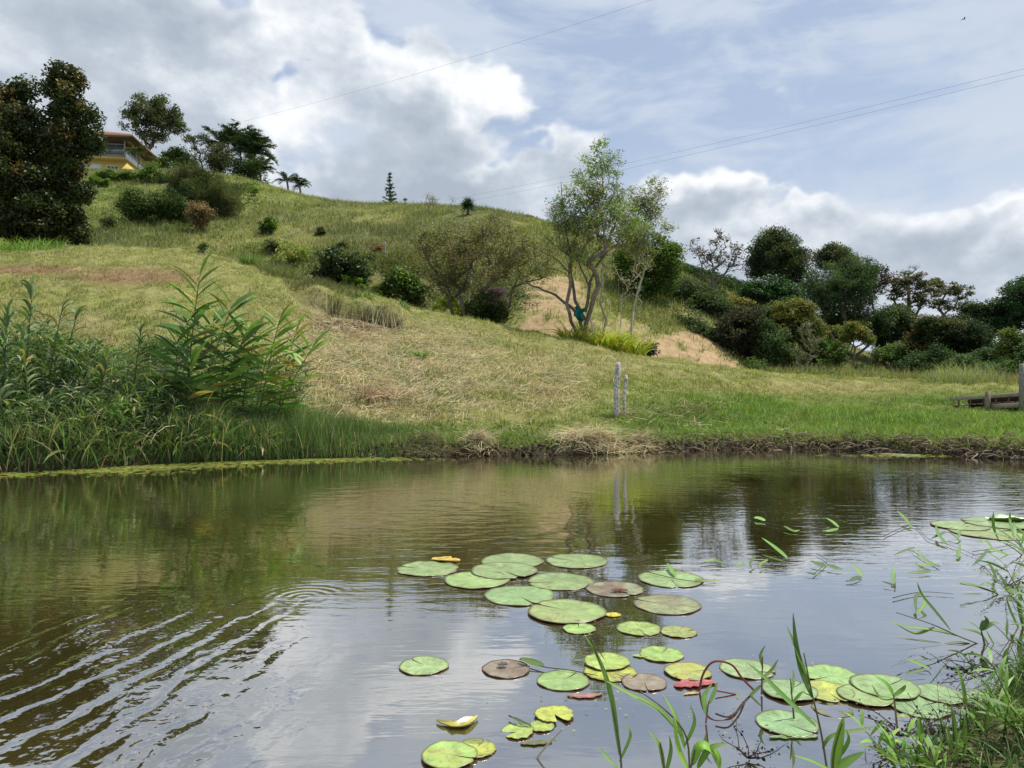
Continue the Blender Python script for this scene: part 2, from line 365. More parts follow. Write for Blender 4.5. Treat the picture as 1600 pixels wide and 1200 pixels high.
# ground colours: where straw, bare sand and lush grass lie
def ell(px, v, cx, cy, rx, ry, s=.5):
    r = np.sqrt(((px-cx)/rx)**2+((v-cy)/ry)**2); return sst(r, 1+s, 1-s)
def gcol(x, y, z):
    px = 800+F*x/np.maximum(y, 1); v = HOR-F*(z-EYE)/np.maximum(y, 1)
    n1 = fbm(x, y, .45, 4); n2 = fbm(x+40, y, 1.6, 3); n3 = fbm(x, y+80, .16, 4)
    mixc = lambda c, d, w: c*(1-w[..., None])+np.array(d)*w[..., None]
    c = np.ones(x.shape+(3,))*np.array((.27, .285, .085))
    c = mixc(c, (.38, .36, .145), sst(n2, .42, .66)*.7)
    far = sst(y, 33, 42)
    c = mixc(c, (.18, .205, .075), far*sst(n3+.3*n1, .4, .7)*.75)
    c = mixc(c, (.28, .265, .11), far*sst(n1, .5, .68)*.6)
    c = mixc(c, (.11, .145, .05), far*sst(.6*n3+.4*n1, .5, .62)*.7)
    c = mixc(c, (.17, .155, .065), ell(px, v, 640, 420, 190, 55)*far*.5)
    c = mixc(c, (.21, .26, .06), ell(px, v, 420, 300, 90, 30)*far*.7)
    c = mixc(c, (.21, .27, .06), ell(px, v, 190, 320, 70, 40)*far*.7)
    near = 1-far
    dryw = np.maximum.reduce([ell(px, v, 600, 585, 190, 75), ell(px, v, 520, 505, 120, 40)*.8, ell(px, v, 830, 600, 90, 40)*.75,
                              ell(px, v, 100, 535, 90, 35), ell(px, v, 900, 560, 110, 22)*.5])
    c = mixc(c, (.36, .31, .13), near*dryw*.5)
    c = mixc(c, (.47, .40, .21), near*dryw*sst(n2+.25*n1, .42, .72)*.9)
    c = mixc(c, (.20, .25, .07), near*dryw*sst(fbm(x+9, y+3, .9, 3), .5, .62)*.8)
    c = mixc(c, (.33, .205, .125), near*np.maximum(ell(px, v, 210, 432, 100, 13), ell(px, v, 50, 422, 80, 8))*.8)
    c = mixc(c, (.13, .22, .04), near*np.maximum.reduce([ell(px, v, 1350, 655, 420, 42, .4), ell(px, v, 800, 680, 300, 18)*.8])*(.55+.45*sst(n1, .35, .6)))
    c = mixc(c, (.36, .31, .14), near*ell(px, v, 1280, 606, 160, 10)*.6)
    sand = np.maximum.reduce([ell(px, v, 865, 475, 55, 48, .25), ell(px, v, 850, 520, 45, 22, .3), ell(px, v, 1060, 553, 85, 34, .2), ell(px, v, 1120, 575, 50, 14, .2), ell(px, v, 585, 410, 20, 5)*.8])
    sand = np.maximum(sand, .62*ell(px, v, 940, 515, 75, 22, .5))
    sand = sand*far*sst(y, 80, 60)*sst(.65*n2+.35*n1+sand*.42, .62, .78)*(.55+.45*sst(n2, .3, .5))
    c = mixc(c, np.array((.33, .235, .132)), sand)
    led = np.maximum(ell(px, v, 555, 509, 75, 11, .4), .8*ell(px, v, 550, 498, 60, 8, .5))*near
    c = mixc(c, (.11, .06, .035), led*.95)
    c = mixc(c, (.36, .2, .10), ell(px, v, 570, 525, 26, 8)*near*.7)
    c = mixc(c, (.12, .09, .045), ell(px, v, 1075, 640, 45, 12)*near*.7)
    return c, sand, led
# ================================================================== SETTING
ys_ = np.concatenate([np.arange(-6, 1.5, .5), np.arange(1.5, 11, .12), np.arange(11, 17, .06), np.arange(17, 32, .11), np.arange(32, 60, .28), np.arange(60, 130, .7), np.arange(130, 460, 9), np.array([600, 900, 1500, 2000.])])
sx_ = np.linspace(-1.25, 1.25, 880)
sx_ = np.concatenate([[-3, -2, -1.5], sx_, [1.5, 2, 3]])
YY, SS = np.meshgrid(ys_, sx_, indexing='ij'); XX = SS*(YY+12)
ZZ = H(XX, YY)
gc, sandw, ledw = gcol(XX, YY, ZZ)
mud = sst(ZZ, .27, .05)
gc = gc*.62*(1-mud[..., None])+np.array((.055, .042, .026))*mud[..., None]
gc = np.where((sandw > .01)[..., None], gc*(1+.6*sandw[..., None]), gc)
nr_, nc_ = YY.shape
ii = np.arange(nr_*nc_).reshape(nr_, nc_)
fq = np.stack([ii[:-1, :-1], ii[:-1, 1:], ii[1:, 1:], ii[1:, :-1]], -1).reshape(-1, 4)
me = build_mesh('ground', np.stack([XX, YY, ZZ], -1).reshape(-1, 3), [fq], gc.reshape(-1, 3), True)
me.materials.append(mat('ground_soil_and_thatch', .95, .1, 0, 2.2, .3, .06, 9))
o = bpy.data.objects.new('ground', me); COL.objects.link(o); tag(o, kind='structure')
# water
def water_mat():
    m = bpy.data.materials.new('pond_water'); m.use_nodes = True; t = NT(m.node_tree)
    pos = t.n('ShaderNodeNewGeometry').outputs['Position']
    s = t.n('ShaderNodeSeparateXYZ', {0: pos}); x, y = s.outputs[0], s.outputs[1]
    # fine wind ripples, longer across the view
    f1 = t.n('ShaderNodeTexNoise', {'Vector': t.v('MULTIPLY', pos, (2.2, 7.5, 1)), 'Scale': 1.0, 'Detail': 3.0, 'Roughness': .5, 'Distortion': .3}, noise_dimensions='2D').outputs[0]
    f2 = t.n('ShaderNodeTexNoise', {'Vector': t.v('MULTIPLY', pos, (6, 24, 1)), 'Scale': 1.0, 'Detail': 2.0}, noise_dimensions='2D').outputs[0]
    area = t.n('ShaderNodeTexNoise', {'Vector': pos, 'Scale': .35, 'Detail': 2.0}, noise_dimensions='2D').outputs[0]
    calm = t.mr(area, .35, .65, .35, 1.0)
    farm = t.mr(y, 3.0, 9.0, .35, 1.0)
    h = t.m('MULTIPLY', t.m('MULTIPLY', t.m('ADD', t.m('MULTIPLY', f1, .0042), t.m('MULTIPLY', f2, .0009)), calm), farm)
    # ripple train running out of the rings on the left
    wob = t.n('ShaderNodeTexNoise', {'Vector': pos, 'Scale': .9, 'Detail': 2.0}, noise_dimensions='2D').outputs[0]
    def train(cx, cy, freq, r0, r1, amp, power=1.0):
        d = t.v('LENGTH', t.v('SUBTRACT', t.v('MULTIPLY', pos, (1, 1, 0)), (cx, cy, 0)))
        ph = t.m('ADD', t.m('MULTIPLY', d, freq), t.m('MULTIPLY', wob, 9.0))
        w = t.m('SINE', ph)
        msk = t.m('MULTIPLY', t.mr(d, r1, r0), t.m('MULTIPLY', amp, t.mr(wob, .38, .6, .15, 1.2)))
        return t.m('MULTIPLY', w, msk)
    # long crests: direction nearly along the view
    u = t.m('ADD', t.m('MULTIPLY', x, .985), t.m('MULTIPLY', y, -.17))
    wob2 = t.n('ShaderNodeTexNoise', {'Vector': t.v('MULTIPLY', pos, (1.2, .5, 1)), 'Scale': 1.4, 'Detail': 2.0}, noise_dimensions='2D').outputs[0]
    wob3 = t.n('ShaderNodeTexNoise', {'Vector': t.v('MULTIPLY', pos, (3.5, 3.0, 1)), 'Scale': 1.6, 'Detail': 3.0}, noise_dimensions='2D').outputs[0]
    w1 = t.m('SINE', t.m('ADD', t.m('MULTIPLY', u, 27.0), t.m('ADD', t.m('MULTIPLY', wob2, 11.0), t.m('MULTIPLY', wob3, 4.0))))
    w2 = t.m('SINE', t.m('ADD', t.m('MULTIPLY', u, 52.0), t.m('ADD', t.m('MULTIPLY', wob2, 19.0), t.m('MULTIPLY', wob3, 7.0))))
    dd = t.v('LENGTH', t.v('MULTIPLY', t.v('SUBTRACT', pos, (-2.1, 3.3, 0)), (.9, .55, 0)))
    mk = t.mr(dd, 1.35, .25)
    lw = t.m('MULTIPLY', t.m('ADD', t.m('MULTIPLY', w1, .0024), t.m('MULTIPLY', w2, .0010)), t.m('MULTIPLY', mk, t.mr(wob3, .32, .62, .35, 1.1)))
    h = t.m('ADD', h, lw)
    h = t.m('ADD', h, train(-1.45, 5.25, 82.0, .02, .5, .0006))
    h = t.m('ADD', h, train(-1.0, 8.6, 16.0, .3, 4.5, .0010))
    bmp = t.n('ShaderNodeBump', {'Height': h, 'Strength': 1.0, 'Distance': 1.0}).outputs[0]
    murk = t.n('ShaderNodeTexNoise', {'Vector': pos, 'Scale': .7, 'Detail': 5.0}, noise_dimensions='2D').outputs[0]
    shal = t.mr(murk, .35, .7)
    c = t.mix(shal, (.040, .032, .009), (.066, .052, .015))
    body = t.n('ShaderNodeBsdfDiffuse', {'Color': c, 'Normal': bmp}).outputs[0]
    gl = t.n('ShaderNodeBsdfGlossy', {'Color': (.97, .98, 1, 1), 'Roughness': .015, 'Normal': bmp}).outputs[0]
    fr = t.n('ShaderNodeFresnel', {'IOR': 1.45, 'Normal': bmp}).outputs[0]
    fac = t.m('MULTIPLY_ADD', fr, .85, .42)
    s_ = t.n('ShaderNodeMixShader', {0: t.m('MINIMUM', fac, .96), 1: body, 2: gl}).outputs[0]
    t.n('ShaderNodeOutputMaterial', {0: s_}); return m
wm = MB().add([(-90, -6, 0), (90, -6, 0), (90, 20, 0), (-90, 20, 0)], [[(0, 1, 2, 3)]], (.05, .05, .02)).build('pond_water', water_mat())
tag(wm, kind='structure')

# ================================================================== GRASS COVER (uncountable)
reseed(11)
def scatter(n, p0, p1, y0, y1, power=1.0):
    px = rng.uniform(p0, p1, n); Yv = y0+(y1-y0)*rng.random(n)**power
    x = (px-800)/F*Yv; z = H(x, Yv); return x, Yv, z, px
def grass_patch(name, n, p0, p1, y0, y1, power, hl, wd, K, droop, keep=None, dens=1.0, label=None, zo=-.01):
    x, y, z, px = scatter(n, p0, p1, y0, y1, power)
    c, sand, led = gcol(x, y, z)
    ok = (z > .16) & (rng.random(n) > sand*.97) & (rng.random(n) > led*.9)
    if keep is not None: ok &= keep(x, y, z, px)
    x, y, z, c = x[ok], y[ok], z[ok], c[ok]; m = len(x)
    c = c*(1+rng.normal(size=(m, 1))*.26)*(1+rng.normal(size=(m, 3))*.07)
    dry = rng.random(m) < .13; c[dry] = np.array((.42, .35, .19))*(1+rng.normal(size=(dry.sum(), 1))*.15)
    tuft = (.55+.9*sst(fbm(x, y, 2.2 if y1 < 40 else .5, 3), .35, .7))
    b = MB().ribbons(np.stack([x, y, z+zo], 1), rng.uniform(0, 2*math.pi, m), rng.uniform(.1, .75, m),
                     rng.uniform(*hl, m)*tuft, rng.uniform(*wd, m), rng.uniform(.2, droop, m), np.clip(c, .01, .8), K)
    o = b.build(name, M_grass); tag(o, label, 'grass', kind='stuff'); return o
grass_patch('lawn_grass', 330000, -80, 1680, 12.5, 39, 1.35, (.04, .12), (.012, .028), 1, .9, label='short green and straw coloured grass on the near slope and lawn')
grass_patch('hill_grass', 400000, -80, 1680, 37, 108, .9, (.12, .34), (.026, .062), 1, .9, keep=lambda x, y, z, px: (px < 1480), label='rough olive grass covering the hillside behind')

def tufts(name, label, n, y0, y1, thr, sc, hl, wd, col, pmax=1680, power=1.2):
    x, y, z, px = scatter(n, -80, pmax, y0, y1, power)
    c, sand, led = gcol(x, y, z); f = fbm(x+7, y+3, sc, 2)*.6+fbm(x, y, sc*.22, 2)*.4
    ok = (z > .2) & (f > thr) & (sand < .05) & (led < .2); x, y, z, c, f = x[ok], y[ok], z[ok], c[ok], f[ok]; m = len(x)
    cc = (c*.45+np.array(col)*.55)*(1+rng.normal(size=(m, 1))*.3)
    b = MB().ribbons(np.stack([x, y, z-.01], 1), rng.uniform(0, 6.28, m), rng.uniform(.05, .8, m), rng.uniform(*hl, m)*(.5+3*(f-thr)), rng.uniform(*wd, m), rng.uniform(.3, 1.3, m), np.clip(cc, .01, .8), 2)
    tag(b.build(name, M_grass), label, 'grass', kind='stuff')
tufts('lawn_tufts', 'scattered darker grass tufts on the near slope', 150000, 13, 38, .56, 1.7, (.12, .26), (.012, .024), (.12, .17, .045))
tufts('hill_tufts', 'taller dark grass tufts in drifts over the hillside', 170000, 38, 106, .54, .42, (.35, .8), (.03, .06), (.13, .16, .06), 1250, .9)
tufts('straw_tufts', 'pale seeding grass heads in drifts over the hillside', 120000, 38, 106, .58, .33, (.35, .8), (.02, .045), (.42, .37, .2), 1480, .9)
# ================================================================== TREES AND SHRUBS
DUSTY = (.085, .095, .045); DEEP = (.040, .065, .022); MID = (.075, .115, .032); BRIGHT = (.15, .24, .045)
YEL = (.26, .32, .05); OLIVE = (.12, .13, .055); RED = (.16, .085, .04); GREYG = (.10, .125, .065); BROWN = (.11, .08, .045)
BARK = (.16, .13, .10); PALE = (.42, .38, .30); DARKB = (.07, .055, .042)
def blob_pts(blobs, Y, n, depth=1.0, shell=.55):
    """clump centres spread through the union of the crown's lobes"""
    ar = np.array([b[2]*b[3] for b in blobs], float); out = []
    k_ = rng.choice(len(blobs), n, p=ar/ar.sum())
    for kk in k_:
        px, py, rx, ry = blobs[kk][:4]; dy = blobs[kk][4] if len(blobs[kk]) > 4 else 0
        d = rng.normal(size=3); d /= np.linalg.norm(d); r = rng.random()**shell*.92
        Yc = Y+dy; s_ = Yc/F
        c = w3(px, py, Yc); out.append(c+np.array([d[0]*rx*s_*r, d[1]*rx*s_*r*depth, d[2]*ry*s_*r]))
    return np.array(out)
def skeleton(starts, targets, sag=.0, crook=.07):
    """grow limbs: each clump joins the nearest wood that lies nearer the foot"""
    nodes = [np.array(p, float) for st in starts for p in st]; par = []; k_ = 0
    for st in starts:
        for i in range(len(st)): par.append(-1 if i == 0 else k_+i-1)
        k_ += len(st)
    foot = np.mean([st[0] for st in starts], 0)
    base_ok = []
    for st in starts:
        base_ok += [i >= len(st)*.35 for i in range(len(st))]
    order = np.argsort(np.linalg.norm(targets-foot, axis=1)); leafn = []
    for ti in order:
        T = targets[ti]; A = np.array(nodes); ok = np.array(base_ok)
        d = np.linalg.norm(A-T, axis=1); rise = T[2]-A[:, 2]
        cost = d+1.3*np.maximum(0, .5*d-rise)+.12*np.linalg.norm(A-foot, axis=1)+np.where(ok, 0, 1e3)
        j = int(np.argmin(cost)); p0 = nodes[j]; L = np.linalg.norm(T-p0)
        nseg = 2 if L < .6 else (3 if L < 1.4 else 5); pj = j; bd = rng.normal(size=3)*np.array([1, 1, .6])*L*crook*1.3; bd[2] += L*.05
        for s_ in range(1, nseg+1):
            q = s_/nseg; p = p0*(1-q)+T*q
            if s_ < nseg: p = p+bd*math.sin(math.pi*q)+rng.normal(size=3)*L*.012
            nodes.append(p); par.append(pj); base_ok.append(True); pj = len(nodes)-1
        leafn.append(pj)
    return np.array(nodes), par, leafn
def wood(mb, nodes, par, r_tip, r_base, col, sides=5):
    n = len(nodes); w = np.zeros(n)
    has = np.zeros(n, bool)
    for i in range(n-1, -1, -1):
        if not has[i]: w[i] = 1
        if par[i] >= 0: w[par[i]] += w[i]; has[par[i]] = True
    mx = w.max(); ex = math.log(max(r_base/r_tip, 1.01))/math.log(max(mx, 2))
    r = r_tip*w**ex
    idx = np.array([i for i in range(n) if par[i] >= 0]); pa = np.array([par[i] for i in idx])
    rb = r[idx]; ra = np.minimum(r[pa], rb*1.35)
    d = nodes[idx]-nodes[pa]; L = np.linalg.norm(d, axis=1)[:, None]+1e-9
    mb.cones(nodes[pa]-d/L*ra[:, None]*.3, nodes[idx]+d/L*rb[:, None]*.3, ra, rb, jit(col, len(idx), .12, .04), sides)
def tree(name, label, cat, px, Y, blobs, col, ncl=60, nl=90, leaf=.2, cr=.55, r=.16, tip=.012, bark=BARK, stems=1, top=None,
         topf=.45, group=None, col2=None, c2=.3, depth=1.0, aspect=.5, up=.5, droop=None, seed=None, twigs=0, m=None, lean=0, shell=.55, flat=.7, kind='trunk', crownname='crown', dens_top=None):
    reseed(seed if seed is not None else (sum(map(ord, label)) % 9973))
    if nl >= 60 and leaf < .35: ncl = int(ncl*1.55); cr *= 1.12; nl = int(nl*1.05)
    b = G(px, Y); b[2] -= .12
    root = thing(name, label, cat, b, group)
    cl = blob_pts(blobs, Y, ncl, depth, shell)
    gz = H(cl[:, 0], cl[:, 1]); cl[:, 2] = np.maximum(cl[:, 2], gz+cr*.35)
    cen = cl.mean(0)
    starts = []; pick = [int(np.argmax(cl[:, 0])), int(np.argmin(cl[:, 0])), int(np.argmax(cl[:, 2]))]+list(rng.integers(0, ncl, 8))
    for s_ in range(stems):
        o = rng.normal(size=3)*np.array([1, 1, 0])*(.22*math.sqrt(stems-1) if stems > 1 else 0)
        tgt = b+(cen-b)*topf+((cl[pick[s_]]-cen)*np.array([.42, .42, .15]) if stems > 1 else rng.normal(size=3)*.1)
        tgt[0] += lean
        k_ = 6; pts = []
        wob = rng.normal(size=(k_, 3))*np.array([1, 1, 0])*np.linalg.norm(tgt-b)*.022
        for i in range(k_): pts.append((b+o)*(1-i/(k_-1))+tgt*(i/(k_-1))+wob[i]*(i > 0))
        starts.append(pts)
    nodes, par, lf = skeleton(starts, cl)
    mb = MB(); wood(mb, nodes, par, tip, r, bark)
    if twigs:
        nt = ncl*twigs; ci = rng.integers(0, ncl, nt); a = cl[ci]; d = rng.normal(size=(nt, 3)); d[:, 2] = np.abs(d[:, 2])*.8; d /= np.linalg.norm(d, axis=1)[:, None]
        mb.cones(a, a+d*cr*rng.uniform(.6, 1.3, nt)[:, None], np.full(nt, tip*.8), np.full(nt, tip*.35), jit(bark, nt, .1, .03), 3)
    mb.build(kind, M_bark, root)
    if nl:
        lb = MB(); cs = cr*rng.uniform(.7, 1.25, ncl)
        cnt = np.maximum(3, (nl*(cs/cr)**2)).astype(int); ci = np.repeat(np.arange(ncl), cnt); n = len(ci)
        d = rng.normal(size=(n, 3)); d /= np.linalg.norm(d, axis=1)[:, None]; rr = rng.random(n)**.5
        pos = cl[ci]+d*(cs[ci]*rr)[:, None]*np.array([1, 1, flat])
        gz = H(pos[:, 0], pos[:, 1]); pos[:, 2] = np.maximum(pos[:, 2], gz+leaf*.2)
        cc = jit(col, ncl, .22, .07)[ci]
        if col2 is not None:
            hi = (cl[:, 2]-cl[:, 2].min())/(np.ptp(cl[:, 2])+.01); pick = rng.random(ncl) < c2*(.3+1.4*hi)
            cc = np.where(pick[ci][:, None] & (rng.random(n) < .8)[:, None], jit(col2, n, .15, .06), cc)
        cc = np.clip(cc*(1+rng.normal(size=(n, 1))*.18), .004, .8)
        lb.leaves(pos, leaf*rng.uniform(.6, 1.3, n), cc, aspect, up, droop)
        lb.build(crownname, m or M_leaf, root)
    return root
def shrub(name, label, px, Y, blobs, col, ncl=26, nl=70, leaf=.14, cr=.35, cat='shrub', **kw):
    if not kw.pop('ridge', False) and Y > 36:
        vb = max(b[1]+b[3] for b in blobs); Yn = Yof(px, vb+1, Y); cr *= Yn/Y; leaf *= Yn/Y; Y = Yn
    kw.setdefault('stems', 4); kw.setdefault('r', .035); kw.setdefault('topf', .5); kw.setdefault('kind', 'stem'); kw.setdefault('crownname', 'foliage')
    return tree(name, label, cat, px, Y, blobs, col, ncl=ncl, nl=nl, leaf=leaf, cr=cr, **kw)
# ---- the big dark tree at the left edge
tree('broadleaf_tree', 'large dark dense tree with rusty leaf tips at the left edge beside the mown slope', 'tree', 45, 35.5,
     [(30, 260, 85, 100), (102, 150, 34, 42), (20, 185, 52, 46), (105, 235, 36, 58), (58, 345, 78, 56), (-50, 280, 80, 110), (92, 325, 40, 50), (146, 178, 12, 16), (95, 118, 22, 14), (144, 228, 14, 14), (138, 205, 12, 10), (132, 300, 14, 14), (125, 130, 14, 12), (40, 142, 20, 12), (0, 145, 22, 14), (122, 365, 16, 12), (128, 270, 12, 12)],
     (.048, .066, .020), ncl=600, nl=100, leaf=.18, cr=.40, r=.30, bark=DARKB, col2=(.16, .11, .035), c2=.14, aspect=.55, m=M_gloss, up=.25, flat=.9, shell=.42)
# ---- slope trees in the middle
tree('multi_stem_tree', 'low sparse olive tree with several crooked stems and wide airy crown in mid slope', 'tree', 742, 34,
     [(740, 400, 95, 62), (690, 380, 50, 40), (810, 400, 55, 50), (760, 360, 60, 22), (660, 370, 22, 28), (850, 420, 25, 22), (700, 440, 38, 30)],
     (.20, .19, .09), ncl=470, nl=40, leaf=.13, cr=.38, r=.11, tip=.009, stems=4, topf=.5, aspect=.38, twigs=3, bark=(.15, .125, .10), c2=.25, col2=(.26, .28, .12), shell=.6)
t_ = tree('tall_tree', 'tall airy tree with bright green top and crooked forked trunk beside a leaning pole', 'tree', 914, 30.5,
     [(940, 262, 42, 42), (925, 300, 58, 40), (930, 350, 75, 55), (960, 320, 40, 40), (890, 350, 40, 55), (940, 232, 16, 20), (870, 330, 18, 30), (850, 400, 22, 28), (985, 360, 32, 36), (905, 400, 40, 25)],
     (.23, .25, .115), ncl=520, nl=34, leaf=.12, cr=.34, r=.10, tip=.006, topf=.38, stems=3, aspect=.36, twigs=2, bark=(.20, .165, .13), c2=.6, col2=(.21, .32, .075), shell=.6, lean=.1)
mb = MB()
for pts, r0, r1 in (([(912, 520), (905, 495), (890, 478), (868, 462), (842, 450), (815, 442)], .075, .03), ([(914, 500), (898, 470), (893, 430), (889, 380), (880, 330), (876, 285)], .08, .012),
                    ([(914, 488), (922, 450), (930, 420), (950, 390), (985, 370), (1010, 362)], .07, .015), ([(922, 450), (905, 410), (870, 385), (850, 370)], .04, .012), ([(893, 430), (870, 405), (848, 395)], .04, .012)):
    P = np.array([w3(a, b_, 30.5+(i*.12)) for i, (a, b_) in enumerate(pts)]); tq = np.linspace(0, 1, 16); Q = np.stack([np.interp(tq, np.linspace(0, 1, len(P)), P[:, k_]) for k_ in range(3)], 1)
    Q += rng.normal(size=Q.shape)*.02; mb.tube(Q, np.linspace(r0, r1, 16), (.13, .105, .085), 6)
o = mb.build('limb', M_bark, t_)
tree('slender_tree', 'slender pale trunked tree with drooping yellowish crown right of the tall tree', 'tree', 962, 32.5,
     [(1010, 320, 34, 36), (985, 350, 35, 40), (1030, 295, 18, 18), (1000, 400, 30, 30), (1040, 355, 10, 16), (1020, 285, 14, 10), (1000, 315, 26, 30), (1012, 345, 24, 30), (995, 380, 24, 24)], (.25, .28, .12), ncl=230, nl=28, leaf=.13, cr=.34, r=.05, tip=.007, topf=.6, bark=PALE, stems=2, aspect=.3, droop=.8, twigs=2, c2=.3, col2=(.16, .22, .06))
tree('sapling', 'thin straight grey sapling with few leaves standing just right of the leaning pole', 'tree', 944, 31.5,
     [(946, 400, 16, 40), (952, 350, 20, 30)], (.17, .19, .08), ncl=26, nl=14, leaf=.12, cr=.25, r=.05, topf=.75, bark=PALE, twigs=2)
tree('bare_sapling', 'nearly leafless slanting sapling with pale bark above the yellow strap plants', 'tree', 972, 34,
     [(985, 440, 24, 30), (1015, 400, 26, 24), (960, 430, 10, 30)], (.16, .17, .08), ncl=24, nl=9, leaf=.12, cr=.3, r=.028, topf=.65, bark=PALE, twigs=3, stems=2)
# ---- pole, cloth
def pole_px(name, label, cat, a, b, r0, r1, col, n=7, wob=.012, m=None, group=None, sides=7):
    reseed(sum(map(ord, label)) % 9973)
    A = np.array(a, float); B = np.array(b, float); q = np.linspace(0, 1, n)[:, None]
    P = A*(1-q)+B*q+rng.normal(size=(n, 3))*wob*(q > 0)*(q < 1)
    o = MB().tube(P, np.linspace(r0, r1, n)*(1+rng.normal(size=n)*.06), col, sides).build(name, m or M_wood)
    return tag(o, label, cat, group)
g0 = G(936, 29.8); top = w3(922, 497, 30.2)
pole_px('leaning_pole', 'pale peeled wooden pole leaning against the forked trunk of the tall tree', 'pole', g0-[0, 0, .1], top, .055, .045, (.50, .42, .26))
def cloth():
    reseed(5); c = w3(905, 491, 30.05); mb = MB(); n = 9
    v = []
    for i in range(n):
        for j in range(n):
            a = i/(n-1); b_ = j/(n-1)
            v.append(c+np.array([(a-.5)*.40*(1-.35*b_)+.06*math.sin(b_*9), .09*math.sin(a*11+b_*3)+.05*math.sin(b_*7), (.5-b_)*.55+.05*math.sin(a*6)]))
    f = [(i*n+j, (i+1)*n+j, (i+1)*n+j+1, i*n+j+1) for i in range(n-1) for j in range(n-1)]
    v2 = [p+np.array([0, .012, 0]) for p in v]
    mb.add(v, [f], (.01, .16, .13)); mb.add(v2, [[q[::-1] for q in f]], (.01, .14, .12))
    tag(mb.build('cloth', M_cloth, None, True), 'crumpled teal cloth hanging in the fork of the tall tree', 'cloth')
cloth()
